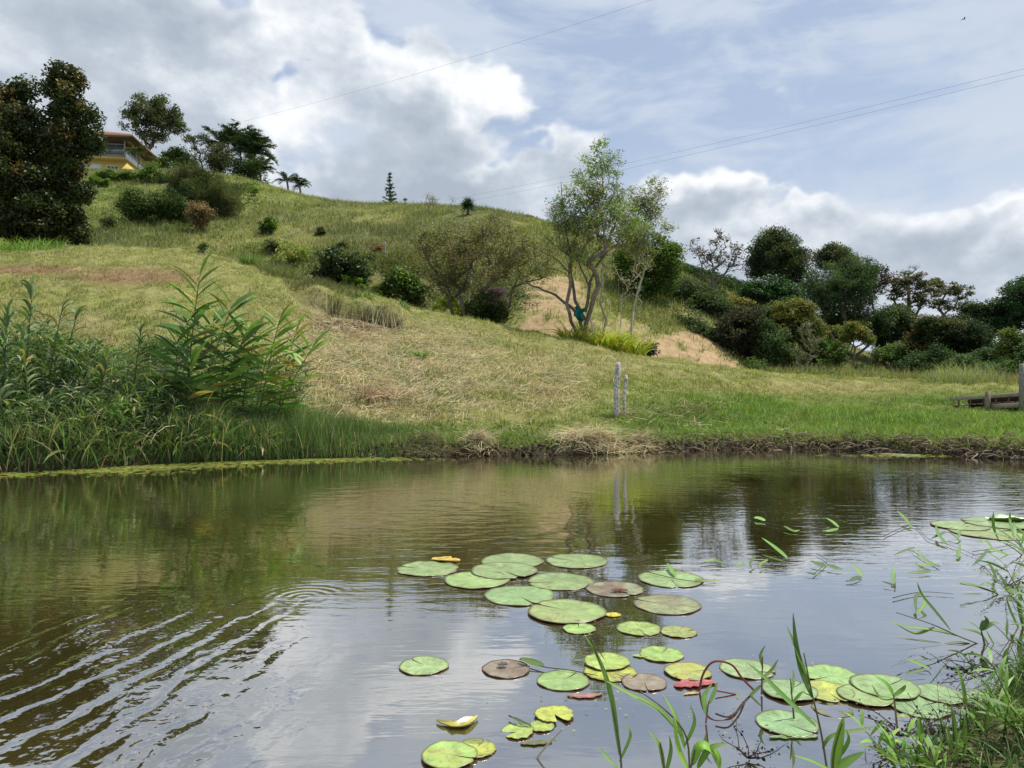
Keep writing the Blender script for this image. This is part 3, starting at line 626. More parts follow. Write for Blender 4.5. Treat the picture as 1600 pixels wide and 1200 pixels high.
# ---- small plants over the slopes : (name, label, px, Y, blobs, colour, kw)
SH = [
 ('shrub', 'dark green bush beneath the low sparse olive tree, left of the bare sand', 768, 33.6, [(755, 482, 36, 24), (775, 492, 22, 16)], DEEP, dict(ncl=40, nl=120, leaf=.11, cr=.3, col2=MID, c2=.4)),
 ('flowering_shrub', 'purple flowering bush behind the dark green bush at the sand edge', 776, 36, [(772, 462, 24, 12)], (.12, .11, .09), dict(ncl=18, nl=60, leaf=.11, cr=.28, col2=(.16, .08, .20), c2=.4)),
 ('shrub', 'bright yellow green leafy bush left of the sparse olive tree stems', 705, 35, [(700, 474, 28, 14), (722, 484, 20, 13)], YEL, dict(ncl=20, nl=30, leaf=.24, cr=.3, aspect=.4)),
 ('shrub', 'broad mid green bush with large leaves on the slope left of the yellow green bush', 630, 37, [(628, 440, 32, 24), (600, 455, 24, 14), (650, 455, 24, 16)], MID, dict(ncl=48, nl=60, leaf=.2, cr=.35, col2=BRIGHT, c2=.3)),
 ('shrub', 'large dark glossy bush in the middle of the slope with lighter leaves at its foot', 530, 39, [(530, 412, 38, 24), (510, 430, 26, 14), (555, 430, 22, 16)], DEEP, dict(ncl=60, nl=70, leaf=.2, cr=.38, m=M_gloss)),
 ('shrub', 'light green leafy plants below the large dark glossy bush', 558, 37.4, [(560, 443, 22, 9), (538, 440, 12, 7)], BRIGHT, dict(ncl=14, nl=26, leaf=.24, cr=.25)),
 ('shrub', 'airy yellow green bush on the slope left of the large dark glossy bush', 462, 41, [(462, 393, 24, 14), (452, 402, 16, 8)], (.24, .30, .07), dict(ncl=22, nl=20, leaf=.26, cr=.35, aspect=.35)),
 ('shrub', 'small dull green bush just left of the airy yellow green bush', 427, 43, [(427, 386, 13, 9)], DUSTY, dict(ncl=10, nl=60, leaf=.15, cr=.3)),
 ('shrub', 'round dark bush with bright top standing alone on the upper slope', 419, 62, [(419, 353, 14, 12)], DEEP, dict(ncl=24, nl=80, leaf=.22, cr=.42, col2=BRIGHT, c2=.5)),  # lit top put into the colour: brighter leaves gather upward
 ('shrub', 'small dark bush alone on the upper slope right of the round bright topped bush', 500, 62, [(501, 361, 8, 7)], (.05, .07, .03), dict(ncl=9, nl=50, leaf=.2, cr=.3)),
 ('shrub', 'tiny green bush on the mown slope below the brown bush', 318, 44, [(319, 386, 9, 9)], MID, dict(ncl=9, nl=50, leaf=.14, cr=.25)),
 ('shrub', 'small dark leafed shrub with purple tint on the lower bare sand', 1014, 33.5, [(1014, 546, 16, 9)], (.035, .032, .024), dict(ridge=True, ncl=18, nl=60, leaf=.12, cr=.2, m=M_gloss)),
 ('flowering_shrub', 'small orange flowering bush beside the thin weathered post', 590, 54, [(590, 390, 8, 7)], (.15, .09, .03), dict(ncl=8, nl=40, leaf=.16, cr=.28, col2=(.30, .08, .02), c2=.25)),
 ('shrub', 'low green bush just under the orange flowering bush', 575, 51, [(574, 402, 16, 5)], (.09, .14, .04), dict(ncl=12, nl=40, leaf=.18, cr=.25)),
 ('shrub', 'small dark bush above the large dark glossy bush', 533, 52, [(533, 384, 9, 6)], (.06, .085, .03), dict(ncl=8, nl=50, leaf=.18, cr=.28)),
 ('shrub', 'brown twiggy bush with rusty leaves right below the big feathery bush', 315, 56, [(314, 330, 21, 22), (312, 350, 10, 12)], (.17, .12, .065), dict(ncl=50, nl=45, leaf=.2, cr=.5, twigs=2)),
 ('shrub', 'rounded dusty green bush at the left of the hedge cluster below the house', 210, 66, [(212, 320, 26, 26)], (.085, .13, .04), dict(ncl=60, nl=80, leaf=.22, cr=.65, r=.06)),
 ('shrub', 'broad green bush between the rounded dusty bush and the brown bush', 262, 68, [(258, 322, 36, 22), (280, 335, 18, 12)], (.075, .12, .035), dict(ncl=70, nl=80, leaf=.22, cr=.6, r=.06)),
 ('feathery_bush', 'huge feathery grey green bush on the hill right of the house', 330, 82, [(325, 300, 52, 32), (345, 315, 34, 22), (290, 285, 28, 22), (305, 272, 30, 14)], (.115, .135, .055), dict(ncl=130, nl=150, leaf=.36, cr=.95, r=.1, aspect=.12, up=.1)),
 ('shrub', 'grey leafed round shrub in front of the left end of the huge feathery bush', 277, 72, [(276, 297, 14, 14)], GREYG, dict(ncl=24, nl=60, leaf=.22, cr=.5)),
 ('shrub', 'bright leafy bush directly below the right wall of the house', 236, 96, [(236, 268, 18, 16), (225, 275, 12, 10)], (.13, .19, .05), dict(ncl=40, nl=50, leaf=.32, cr=.7)),
 ('shrub', 'olive domed shrub left of the dark palms on the hilltop', 346, 100, [(345, 246, 20, 22), (338, 258, 14, 12)], (.10, .11, .055), dict(ridge=True, ncl=50, nl=90, leaf=.26, cr=.85, r=.08)),
 ('shrub', 'dark dome of shrub filling the foot of the hilltop palms', 395, 98, [(385, 276, 28, 16), (370, 262, 20, 18), (395, 260, 18, 20)], (.05, .08, .025), dict(ridge=True, ncl=50, nl=70, leaf=.3, cr=.8)),
 ('shrub', 'bright young bush on the grassy shoulder below the hilltop palms', 398, 92, [(398, 298, 9, 8)], BRIGHT, dict(ncl=12, nl=30, leaf=.26, cr=.4)),
 ('shrub', 'low dark shrubbery on the ridge line right of the two small palms', 558, 89, [(545, 329, 12, 5), (562, 328, 14, 6)], (.05, .075, .03), dict(ridge=True, ncl=24, nl=50, leaf=.26, cr=.35)),
 ('shrub', 'dull dry bush left of the brown twiggy bush near the mown edge', 172, 52, [(172, 345, 14, 12)], (.11, .13, .05), dict(ncl=20, nl=50, leaf=.16, cr=.4)),
 ('shrub', 'dark shrub strip on the ridge above the tall tree', 825, 74, [(825, 346, 22, 6)], (.12, .10, .06), dict(ridge=True, ncl=22, nl=40, leaf=.2, cr=.35, twigs=2)),
 ('shrub', 'dark bush hugging the shaded bank right of the bare sand ridge', 1110, 47, [(1100, 545, 28, 24), (1075, 520, 20, 20)], (.045, .075, .025), dict(ridge=True, ncl=50, nl=80, leaf=.17, cr=.45)),
 ('shrub', 'green fern like bush at the right tip of the bare sand ridge', 1178, 41, [(1180, 572, 20, 11)], (.12, .2, .05), dict(ridge=True, ncl=22, nl=40, leaf=.24, cr=.35, aspect=.25)),
 ('shrub', 'pale green bush behind the lawn near the right slope', 1462, 52, [(1460, 590, 18, 10)], (.13, .19, .08), dict(ridge=True, ncl=22, nl=60, leaf=.16, cr=.35)),
]
for nm, lb, px, Yq, bl, colr, kw in SH: shrub(nm, lb, px, Yq, bl, colr, **kw)
# ---- hilltop trees
tree('eucalyptus_tree', 'tall round topped tree with bare lower trunk behind the yellow house', 'tree', 232, 122,
     [(238, 178, 42, 30), (215, 190, 26, 24), (265, 185, 26, 26), (280, 200, 12, 14), (240, 160, 34, 12), (245, 215, 26, 18), (200, 178, 12, 14)],
     (.085, .105, .05), ncl=170, nl=60, leaf=.42, cr=.95, r=.32, tip=.03, topf=.5, stems=2, bark=(.16, .13, .10), col2=(.12, .15, .05), c2=.3, shell=.6)
tree('thin_tree', 'sparse thin crowned tree between the tall round tree and the hilltop palms', 'tree', 305, 118,
     [(300, 218, 20, 9), (320, 215, 14, 8), (310, 240, 16, 12), (328, 228, 10, 8)], (.09, .11, .06), ncl=46, nl=30, leaf=.34, cr=.7, r=.14, tip=.025, bark=DARKB, twigs=2, stems=2)
tree('bushy_tree', 'dark bushy tree below the tall round tree at the garden edge', 'tree', 275, 104,
     [(262, 246, 14, 12), (280, 240, 16, 14), (292, 258, 16, 12)], (.06, .09, .03), ncl=40, nl=60, leaf=.34, cr=.75, r=.15)
# ---- woods on the right
RT = [
 ('dense_tree', 'large green tree mass directly behind the tall airy tree', 1020, 50, [(1010, 400, 38, 42), (1035, 420, 32, 36), (985, 400, 24, 30), (1050, 390, 16, 20), (1000, 450, 24, 20)], (.095, .14, .032), dict(ncl=170, nl=70, leaf=.2, cr=.55, col2=(.17, .2, .045), c2=.3)),
 ('sparse_tree', 'half bare branching tree against the sky left of the tallest dark tree', 1112, 58, [(1110, 400, 32, 30), (1145, 405, 22, 20), (1120, 372, 26, 14), (1150, 390, 18, 14), (1090, 390, 14, 20)], (.10, .09, .06), dict(ncl=110, nl=11, leaf=.22, cr=.4, r=.12, tip=.014, twigs=3, stems=3, bark=(.17, .14, .12))),
 ('dense_tree', 'tallest dark oval crowned tree on the right against the sky', 1214, 64, [(1212, 400, 40, 40), (1210, 378, 30, 22), (1235, 410, 22, 34), (1185, 410, 20, 26)], (.058, .075, .032), dict(ncl=190, nl=80, leaf=.2, cr=.6, r=.22, col2=(.10, .12, .05), c2=.35)),
 ('dense_tree', 'vivid deep green spreading tree below the tallest dark tree', 1200, 58, [(1205, 450, 40, 20), (1180, 455, 20, 16), (1230, 460, 20, 18)], (.04, .085, .022), dict(ncl=90, nl=80, leaf=.2, cr=.5, m=M_gloss)),
 ('twiggy_tree', 'grey twiggy tree between the tallest dark tree and the pointed one', 1258, 66, [(1260, 410, 22, 30), (1255, 440, 20, 20)], (.085, .08, .055), dict(ncl=70, nl=14, leaf=.2, cr=.5, twigs=4, stems=3, bark=(.16, .13, .11), tip=.014)),
 ('dense_tree', 'dark tree with a small pointed top right of the grey twiggy tree', 1300, 68, [(1300, 400, 26, 18), (1300, 385, 12, 10), (1320, 410, 16, 16)], (.065, .08, .035), dict(ncl=80, nl=70, leaf=.22, cr=.55, col2=(.10, .10, .05), c2=.3)),
 ('feathery_tree', 'broad grey green feathery tree with slanting branches on the right', 1318, 62, [(1310, 440, 46, 34), (1340, 425, 30, 28), (1290, 460, 34, 30), (1340, 465, 24, 26)], (.095, .12, .06), dict(ncl=190, nl=80, leaf=.26, cr=.6, aspect=.2, r=.2, stems=3, twigs=1)),
 ('sparse_tree', 'dark red leafed slender tree right of the feathery tree', 1370, 66, [(1368, 425, 20, 14), (1380, 440, 24, 18), (1362, 450, 14, 20)], (.085, .06, .04), dict(ncl=70, nl=34, leaf=.22, cr=.45, tip=.014, twigs=1, r=.1)),
 ('umbrella_tree', 'flat topped open tree with layered crown on the right skyline', 1415, 68, [(1420, 440, 30, 16), (1450, 452, 30, 18), (1400, 455, 24, 16), (1430, 470, 34, 14)], (.085, .095, .045), dict(ncl=110, nl=46, leaf=.24, cr=.5, flat=.4, tip=.014, col2=(.13, .11, .05), c2=.3)),
 ('umbrella_tree', 'thin layered tree reaching right over the gap in the skyline', 1480, 70, [(1490, 452, 26, 12), (1465, 440, 18, 10), (1505, 460, 18, 8), (1475, 475, 28, 12)], (.095, .10, .05), dict(ncl=80, nl=34, leaf=.24, cr=.45, flat=.4, tip=.014, twigs=1, col2=(.17, .14, .05), c2=.3)),
 ('bare_tree', 'leafless treetop poking above the flat topped open tree', 1420, 72, [(1420, 418, 16, 8), (1412, 428, 14, 8)], (.1, .09, .06), dict(ncl=20, nl=4, leaf=.2, cr=.4, tip=.014, twigs=3)),
 ('dense_tree', 'big dark domed tree at the far right edge of the skyline', 1600, 74, [(1595, 470, 44, 34), (1640, 470, 60, 50), (1570, 500, 30, 26), (1610, 448, 26, 20)], (.045, .075, .028), dict(ncl=210, nl=90, leaf=.24, cr=.65, r=.25)),
 ('dense_tree', 'brownish bushy tree at the foot of the sparse half bare tree', 1100, 52, [(1090, 475, 34, 28), (1070, 455, 24, 22), (1120, 485, 30, 24), (1060, 490, 20, 16)], (.075, .085, .04), dict(ncl=150, nl=80, leaf=.18, cr=.5, stems=2)),
 ('bushy_tree', 'dark maroon leafed bushy tree right of the sand ridge', 1150, 47, [(1150, 525, 38, 38), (1165, 500, 26, 26), (1135, 555, 26, 20), (1180, 545, 20, 28)], (.060, .048, .030), dict(ncl=180, nl=80, leaf=.16, cr=.42, stems=3)),
 ('bushy_tree', 'olive bush with orange tinted top above the maroon bushy tree', 1162, 53, [(1150, 478, 26, 14), (1170, 485, 18, 14)], (.14, .14, .045), dict(ncl=60, nl=70, leaf=.2, cr=.42, col2=(.24, .17, .04), c2=.5)),
 ('dense_tree', 'rounded olive tree with yellow tinted crown in the middle of the right wood', 1240, 50, [(1238, 490, 32, 22), (1225, 510, 28, 26), (1262, 515, 24, 28), (1250, 475, 20, 10)], (.095, .115, .035), dict(ncl=150, nl=75, leaf=.18, cr=.45, col2=(.2, .19, .05), c2=.4)),
 ('dense_tree', 'deep shaded tree between the maroon tree and the rounded olive tree', 1205, 46, [(1205, 545, 30, 34), (1195, 520, 20, 24), (1225, 560, 24, 22)], (.07, .09, .035), dict(ncl=120, nl=80, leaf=.16, cr=.42, stems=2, bark=PALE)),
 ('twiggy_tree', 'cluster of thin pale upright stems with sparse leaves at the lawn edge', 1262, 42, [(1262, 520, 14, 34), (1255, 560, 18, 20), (1272, 545, 12, 24)], (.13, .14, .065), dict(ncl=60, nl=14, leaf=.13, cr=.3, stems=6, r=.05, twigs=3, bark=(.34, .30, .22), tip=.01)),
 ('small_tree', 'small neat round crowned tree with a thin clear trunk before the right slope', 1330, 48, [(1330, 512, 30, 12), (1340, 522, 28, 12), (1315, 528, 18, 8), (1358, 530, 14, 8)], (.13, .16, .04), dict(ncl=80, nl=50, leaf=.17, cr=.35, r=.06, topf=.7, col2=(.22, .2, .05), c2=.35, bark=(.2, .16, .12))),
 ('small_tree', 'leafy sapling under the small neat round crowned tree', 1302, 45, [(1300, 565, 22, 16), (1310, 548, 16, 14), (1290, 580, 18, 12)], (.085, .14, .035), dict(ncl=70, nl=50, leaf=.17, cr=.36, stems=3, r=.04)),
 ('bushy_tree', 'green bush behind the thin pale stems at the lawn edge', 1275, 52, [(1280, 550, 22, 26), (1268, 575, 20, 14)], (.06, .10, .03), dict(ncl=80, nl=80, leaf=.16, cr=.42)),
 ('small_tree', 'little green shrub like tree on the lower right slope', 1345, 50, [(1345, 575, 14, 12), (1335, 585, 14, 8)], (.075, .12, .035), dict(ncl=34, nl=50, leaf=.15, cr=.3, r=.04)),
 ('dense_tree', 'grey green tree on the upper part of the right slope', 1395, 66, [(1395, 500, 28, 24), (1415, 520, 26, 26), (1380, 525, 18, 22), (1410, 490, 20, 14)], (.075, .09, .045), dict(ncl=140, nl=70, leaf=.2, cr=.55, stems=2)),
 ('dense_tree', 'dark tree with rusty brown topped crown above the right slope', 1465, 60, [(1462, 520, 40, 26), (1440, 545, 32, 28), (1480, 505, 24, 12), (1450, 500, 24, 10), (1475, 560, 34, 24)], (.050, .065, .025), dict(ncl=200, nl=85, leaf=.19, cr=.52, col2=(.19, .11, .035), c2=.25)),
 ('dense_tree', 'very dark tree right of the rusty topped tree', 1525, 58, [(1525, 540, 32, 34), (1510, 520, 26, 22), (1540, 565, 30, 26)], (.040, .055, .022), dict(ncl=170, nl=90, leaf=.18, cr=.52, stems=2)),
 ('dense_tree', 'hazy green tree filling the skyline between the open trees and the domed tree', 1545, 76, [(1545, 490, 34, 18), (1520, 480, 22, 12), (1560, 505, 30, 20), (1505, 500, 24, 14)], (.07, .085, .04), dict(ncl=110, nl=70, leaf=.24, cr=.6)),
 ('small_tree', 'light green tree at the right edge in front of the dark trees', 1582, 48, [(1585, 530, 24, 20), (1600, 545, 22, 22), (1570, 550, 16, 16)], (.12, .16, .045), dict(ncl=90, nl=50, leaf=.17, cr=.4, r=.07, bark=DARKB)),
 ('bushy_tree', 'olive undergrowth tree between the right slope and the dark trees', 1500, 50, [(1505, 570, 20, 16), (1560, 575, 28, 14), (1535, 585, 20, 8)], (.10, .12, .045), dict(ncl=70, nl=60, leaf=.16, cr=.38, stems=3, bark=PALE)),
 ('dense_tree', 'background tree closing the gap behind the maroon bushy tree', 1120, 62, [(1110, 500, 50, 26), (1150, 520, 40, 30), (1080, 510, 30, 26)], (.05, .07, .028), dict(ncl=140, nl=80, leaf=.2, cr=.6)),
 ('dense_tree', 'background tree closing the gap behind the rounded olive tree', 1250, 68, [(1250, 520, 46, 34), (1290, 510, 34, 26), (1220, 500, 24, 22)], (.05, .075, .028), dict(ncl=150, nl=80, leaf=.2, cr=.6)),
 ('dense_tree', 'shaded background tree low behind the dark trees at far right', 1480, 72, [(1480, 550, 50, 34), (1560, 560, 50, 30), (1620, 560, 40, 40), (1420, 560, 24, 22)], (.040, .058, .024), dict(ncl=210, nl=90, leaf=.22, cr=.6)),
 ('bushy_tree', 'leafy dark undergrowth at the left foot of the dark trees beyond the right slope', 1440, 56, [(1435, 570, 34, 20), (1460, 560, 26, 24)], (.055, .08, .03), dict(ncl=90, nl=80, leaf=.18, cr=.5, stems=3)),
 ('bushy_tree', 'leafy undergrowth below the very dark tree by the reeds', 1520, 52, [(1515, 572, 34, 20), (1545, 565, 26, 22)], (.06, .09, .032), dict(ncl=90, nl=80, leaf=.17, cr=.46, stems=3)),
 ('bushy_tree', 'olive green thicket at the right edge behind the tall bridge post', 1590, 46, [(1590, 578, 34, 18), (1620, 560, 30, 30)], (.085, .115, .04), dict(ncl=80, nl=80, leaf=.16, cr=.42, stems=3)),
 ('bushy_tree', 'dark thicket filling the gap under the feathery tree', 1335, 64, [(1325, 500, 40, 26), (1370, 500, 26, 22), (1300, 520, 26, 24)], (.055, .08, .03), dict(ncl=110, nl=80, leaf=.2, cr=.55, stems=3)),
 ('bushy_tree', 'mixed thicket below the vivid deep green spreading tree', 1195, 52, [(1200, 500, 34, 24), (1225, 485, 24, 20)], (.06, .085, .032), dict(ncl=90, nl=80, leaf=.18, cr=.48, stems=3)),
 ('bushy_tree', 'yellow green bush on the shaded foot of the wood behind the meadow edge', 1395, 60, [(1385, 552, 18, 14), (1402, 548, 16, 14)], (.12, .15, .045), dict(ncl=40, nl=70, leaf=.18, cr=.42, stems=3)),
]
for nm, lb, px, Yq, bl, colr, kw in RT:
    if kw.get('nl', 90) >= 60:
        bl = [(a, b_+3, c_*1.15, d_*1.14) for a, b_, c_, d_ in bl]; kw['ncl'] = int(kw['ncl']*1.25); colr = (colr[0]*.86, colr[1]*1.10, colr[2])
    tree(nm, lb, 'tree', px, Yq, bl, colr, **kw)
# ---- bare bushes on the ridge
for lb, px, Yq, bl, n_ in (('pale bare twiggy bush on the ridge right of the conifer', 674, 84, [(674, 312, 14, 11)], 26), ('single bare stick like sapling on the ridge beside the pale twiggy bush', 706, 83, [(706, 318, 4, 14)], 6),
                   ('bare pale sapling standing up from the sparse olive tree crown', 730, 42, [(722, 362, 30, 20)], 22)):
    tree('bare_bush', lb, 'bush', px, Yof(px, 333, 84) if Yq > 60 else Yq, bl, (.3, .28, .2), ncl=n_, nl=2, leaf=.12, cr=.5, r=.05, tip=.014, twigs=4, bark=(.30, .27, .22), stems=2 if n_ > 10 else 1)
# ---- conifers with whorled tiers
def conifer(label, px, Y, top_py, base_r, tiers, col):
    reseed(px); b = G(px, Y); b[2] -= .2; s_ = Y/F; ht = EYE+(HOR-top_py)*s_-b[2]
    root = thing('conifer', label, 'conifer', b)
    mb = MB().tube([b, b+[0, 0, ht*.5], b+[0, 0, ht]], [ht*.018, ht*.012, ht*.003], (.12, .09, .07), 6); mb.build('trunk', M_bark, root)
    lb = MB(); P = []; mb2 = []
    for i in range(tiers):
        q = i/(tiers-1); z = ht*(.10+.88*q); r_ = base_r*s_*(1-q)**.85+.12
        nb = 7 if q < .7 else 5
        for j in range(nb):
            a = rng.uniform(0, 6.28); n = int(26*(r_/(base_r*s_))+8); tt = rng.random(n)**.8
            rr = r_*tt; zz = z+.32*r_*tt**2-.05*r_+rng.normal(size=n)*.07
            P.append(np.stack([b[0]+rr*np.cos(a)+rng.normal(size=n)*.09, b[1]+rr*np.sin(a)+rng.normal(size=n)*.09, b[2]+zz], 1))
            mb2.append((b+[0, 0, z], b+[r_*math.cos(a), r_*math.sin(a), z+.27*r_]))
    P = np.concatenate(P); lb.leaves(P, .26, jit(col, len(P), .25), .35, .5)
    lb.cones([p[0] for p in mb2], [p[1] for p in mb2], np.full(len(mb2), .03), np.full(len(mb2), .012), (.09, .08, .05), 4)
    lb.build('crown', M_leaf, root)
conifer('slim tiered conifer standing alone on the ridge against the clouds', 609, 92, 270, 15, 13, (.05, .085, .045))
conifer('small young conifer right beside the slim tiered one on the ridge', 633, 92, 311, 8, 6, (.09, .11, .06))
# ---- palms
def palm(label, px, Y, top_py, nf, flen, col, base_px=None, group=None, nleaf=44, name='palm_tree', tr=.14):
    nf = int(nf*1.4); flen *= 1.15
    reseed(px*3+int(Y)); b = G(base_px or px, Y); b[2] -= .2; tp = w3(px, top_py, Y)
    root = thing(name, label, 'palm', b, group)
    q = np.linspace(0, 1, 8)[:, None]; P = b*(1-q)+tp*q+np.array([.25, 0, 0])*np.sin(q*3.1)
    MB().tube(P, np.linspace(tr*1.25, tr*.8, 8), (.20, .17, .13), 7).build('trunk', M_bark, root)
    lb = MB()
    for i in range(nf):
        az = i*2.4+rng.normal()*.2; ti = rng.uniform(.15, 1.5); L = flen*rng.uniform(.8, 1.15); K = 9; p = tp.copy(); pts = [p.copy()]
        for s_ in range(K):
            an = ti+1.25*(s_/K)**1.2; p = p+L/K*np.array([math.sin(an)*math.cos(az), math.sin(an)*math.sin(az), math.cos(an)]); pts.append(p.copy())
        pts = np.array(pts); lb.tube(pts, np.linspace(.03, .008, K+1), np.array(col)*1.3, 3, False)
        n = nleaf*2; tt = rng.uniform(.12, 1, n); bs = np.stack([np.interp(tt*K, np.arange(K+1), pts[:, k_]) for k_ in range(3)], 1)
        sd = np.where(rng.random(n) < .5, 1, -1)
        lb.ribbons(bs, az+sd*rng.uniform(.8, 1.2, n), rng.uniform(1.1, 1.7, n), flen*.32*np.sin(np.clip(tt, .1, .93)*math.pi)**.5, flen*.035, .7, jit(col, n, .2), 2)
    lb.build('crown', M_leaf, root)
GP = 'palms on the hill'
palm('left one of the two small palms side by side on the ridge', 448, 97, 283, 13, 1.5, (.07, .10, .04), group=GP, base_px=446)
palm('right one of the two small palms side by side on the ridge', 467, 95, 289, 13, 1.45, (.06, .095, .035), group=GP, base_px=466)
palm('tiny palm at the foot of the dark hilltop shrub left of the two small palms', 415, 99, 289, 9, .9, (.09, .11, .05), group=GP, tr=.07)
palm('tall dark palm left of the hilltop palm clump', 343, 108, 222, 14, 2.6, (.05, .075, .03), group=GP)
palm('tall palm at the centre of the hilltop clump with the highest crown', 374, 106, 224, 22, 3.0, (.045, .075, .03), group=GP)
palm('dark palm at the right of the hilltop clump, its crown just below the highest', 395, 104, 240, 24, 3.2, (.04, .07, .03), group=GP)
palm('low drooping palm at the outer right foot of the hilltop clump', 405, 101, 266, 16, 2.2, (.05, .075, .035), group=GP)
palm('low palm at the left foot of the tall round tree beside the house eave', 258, 100, 262, 12, 2.2, (.09, .13, .04), group=GP)
palm('bent palm leaning over the right wall of the house', 213, 100, 236, 10, 1.4, (.12, .15, .05), group=GP, tr=.07)
# ---- strap leaved clumps
def clump(name, label, cat, px, Y, n, L, w, col, droop=1.6, spread=.9, rad=.25, prof='grass', K=5, group=None, m=None, tilt=(.1, .7), at=None, twist=.5):
    reseed(sum(map(ord, label)) % 9973); b = G(px, Y) if at is None else np.array(at, float)
    r_ = rad*np.sqrt(rng.random(n)); a = rng.uniform(0, 6.28, n)
    x = b[0]+r_*np.cos(a); y = b[1]+r_*np.sin(a); z = H(x, y)-.03
    if at is not None and b[2] < .0: z = np.full(n, b[2])
    o = MB().ribbons(np.stack([x, y, z], 1), a+rng.normal(size=n)*spread, rng.uniform(*tilt, n), L*rng.uniform(.6, 1.15, n), w*rng.uniform(.7, 1.2, n), droop*rng.uniform(.6, 1.3, n), jit(col, n, .2), K, prof, twist)
    o = o.build(name, m or M_grass); o.data.update()
    return tag(o, label, cat, group)
g_ = 'yellow green strap leaved plants'
YG = (.36, .39, .055)
for px, Yq, L, lb in ((893, 30.4, 1.0, 'yellow green strap leaved clump left of the tall tree trunk'), (925, 30.0, .8, 'yellow green strap leaved clump right at the foot of the leaning pole'),
                  (950, 30.3, 1.15, 'yellow green strap leaved clump behind the leaning pole'), (968, 29.9, 1.2, 'dense arching yellow green clump nearest the small dark shrub'),
                  (990, 30.6, 1.15, 'rightmost arching yellow green strap leaved clump'), (942, 29.6, .8, 'low front clump of yellow green straps just right of the pole')):
    clump('strap_leaf_plant', lb, 'plant', px, Yq, 130, L*1.1, .06, YG, 1.7, .7, .4, group=g_)
for px, Yq, lb in ((352, 37, 'low lime green leaf clump at the mown edge, left of its twin'), (374, 36.5, 'low lime green leaf clump at the mown edge, right of its twin')):
    clump('strap_leaf_plant', lb, 'plant', px, Yq, 60, .55, .08, (.26, .33, .05), 1.6, .8, .35)
clump('fern', 'bright green drooping fern tuft alone on the straw covered bank', 'fern', 659, 21.5, 60, .42, .035, (.14, .30, .05), 2.0, .8, .1)
def yucca():
    b = G(731, Yof(731, 336, 84)); root = thing('yucca', 'round dark spiky yucca on a short trunk on the ridge line', 'yucca', b)
    reseed(4); MB().tube([b-[0, 0, .2], b+[0, 0, .5], b+[.03, 0, .9]], [.14, .12, .11], (.12, .09, .07), 7).build('trunk', M_bark, root)
    n = 240; MB().ribbons(np.repeat([b+[0, 0, .85]], n, 0)+rng.normal(size=(n, 3))*.08, rng.uniform(0, 6.28, n), rng.uniform(0, 2.3, n), rng.uniform(.6, .95, n), .10, .25, jit((.035, .065, .03), n), 4).build('leaves', M_leaf, root)
yucca()
MB_ = None
clump('agave', 'dark spiky leaved plant between the bushes below the house', 'plant', 255, 80, 90, 1.8, .16, (.05, .09, .035), .6, 1, .4, tilt=(.1, 1.1))
clump('grass_tuft', 'tall dark green grass tuft on the brow left of the eroded ledge', 'grass', 392, 31.5, 260, .85, .028, (.12, .20, .05), 1.0, 1, .35)
clump('grass_tuft', 'wide grey green tall grass tuft on the brow above the eroded ledge', 'grass', 440, 30.5, 520, .8, .02, (.14, .165, .065), .9, 1.2, .9)
clump('grass_tuft', 'brown dry grass tuft overhanging the left half of the eroded ledge', 'grass', 488, 27.4, 700, .42, .018, (.115, .115, .05), 1.4, 2, 1.0)
clump('grass_tuft', 'brown dry grass tuft overhanging the middle of the eroded ledge', 'grass', 545, 26.9, 700, .38, .018, (.10, .115, .045), 1.4, 2, .9)
clump('leafy_weed', 'small light green leafy weed at the right end of the eroded ledge', 'weed', 573, 26.4, 60, .35, .05, (.22, .30, .08), 1.2, 1, .25, prof='lance')
clump('leafy_weed', 'small upright green weed on the brow right of the eroded ledge', 'weed', 632, 27, 26, .4, .05, (.13, .22, .06), 1.0, 1, .12, prof='lance')
clump('leafy_weed', 'tiny orange green weed on the sandy patch left of the tall tree', 'weed', 822, 38, 30, .5, .05, (.24, .22, .05), 1.0, 1, .15, prof='lance')
clump('grass_tuft', 'bright grass tuft at the foot of the large dark left tree', 'grass', 30, 31.5, 500, .75, .03, (.17, .28, .06), 1.2, 2, 1.6)
clump('reed_grass', 'pale tall reed tuft behind the lawn near the footbridge', 'grass', 1515, 36, 500, 1.25, .025, (.26, .28, .13), .9, 2, 1.3)
clump('reed_grass', 'grey green tall reed tuft left of the footbridge end', 'grass', 1480, 34, 380, .8, .022, (.19, .23, .10), .9, 2, 1.1)
ORD = ['first', 'second', 'third', 'fourth', 'fifth', 'sixth', 'seventh', 'eighth', 'ninth', 'tenth', 'eleventh', 'last']
# low broad leaved row behind the lawn
for i, (px, L) in enumerate([(1278, .5), (1296, .55), (1315, .5), (1334, .55), (1352, .6), (1372, .5), (1388, .45)]):
    clump('broadleaf_plant', ORD[i]+' low broad leaved plant from the left in the row at the lawn back edge', 'plant', px, 38.5+.4*(i % 3), 60, L, .13, (.20, .30, .07), 1.2, 1.5, .45, 'lance', 4, group='row of low broad leaved plants behind the lawn')
def rowstuff():
    reseed(77); n = 9000; px = rng.uniform(1190, 1660, n); y = rng.uniform(37, 46, n); x = (px-800)/F*y
    MB().ribbons(np.stack([x, y, H(x, y)-.02], 1), rng.uniform(0, 6.28, n), rng.uniform(.05, .4, n), rng.uniform(.3, .85, n), .025, .7, jit((.24, .23, .11), n, .3), 2)\
      .build('dry_meadow', M_grass).update_tag()
    tag(bpy.data.objects['dry_meadow'], 'dry tall meadow grass along the back edge of the lawn', 'grass', kind='stuff')
rowstuff()
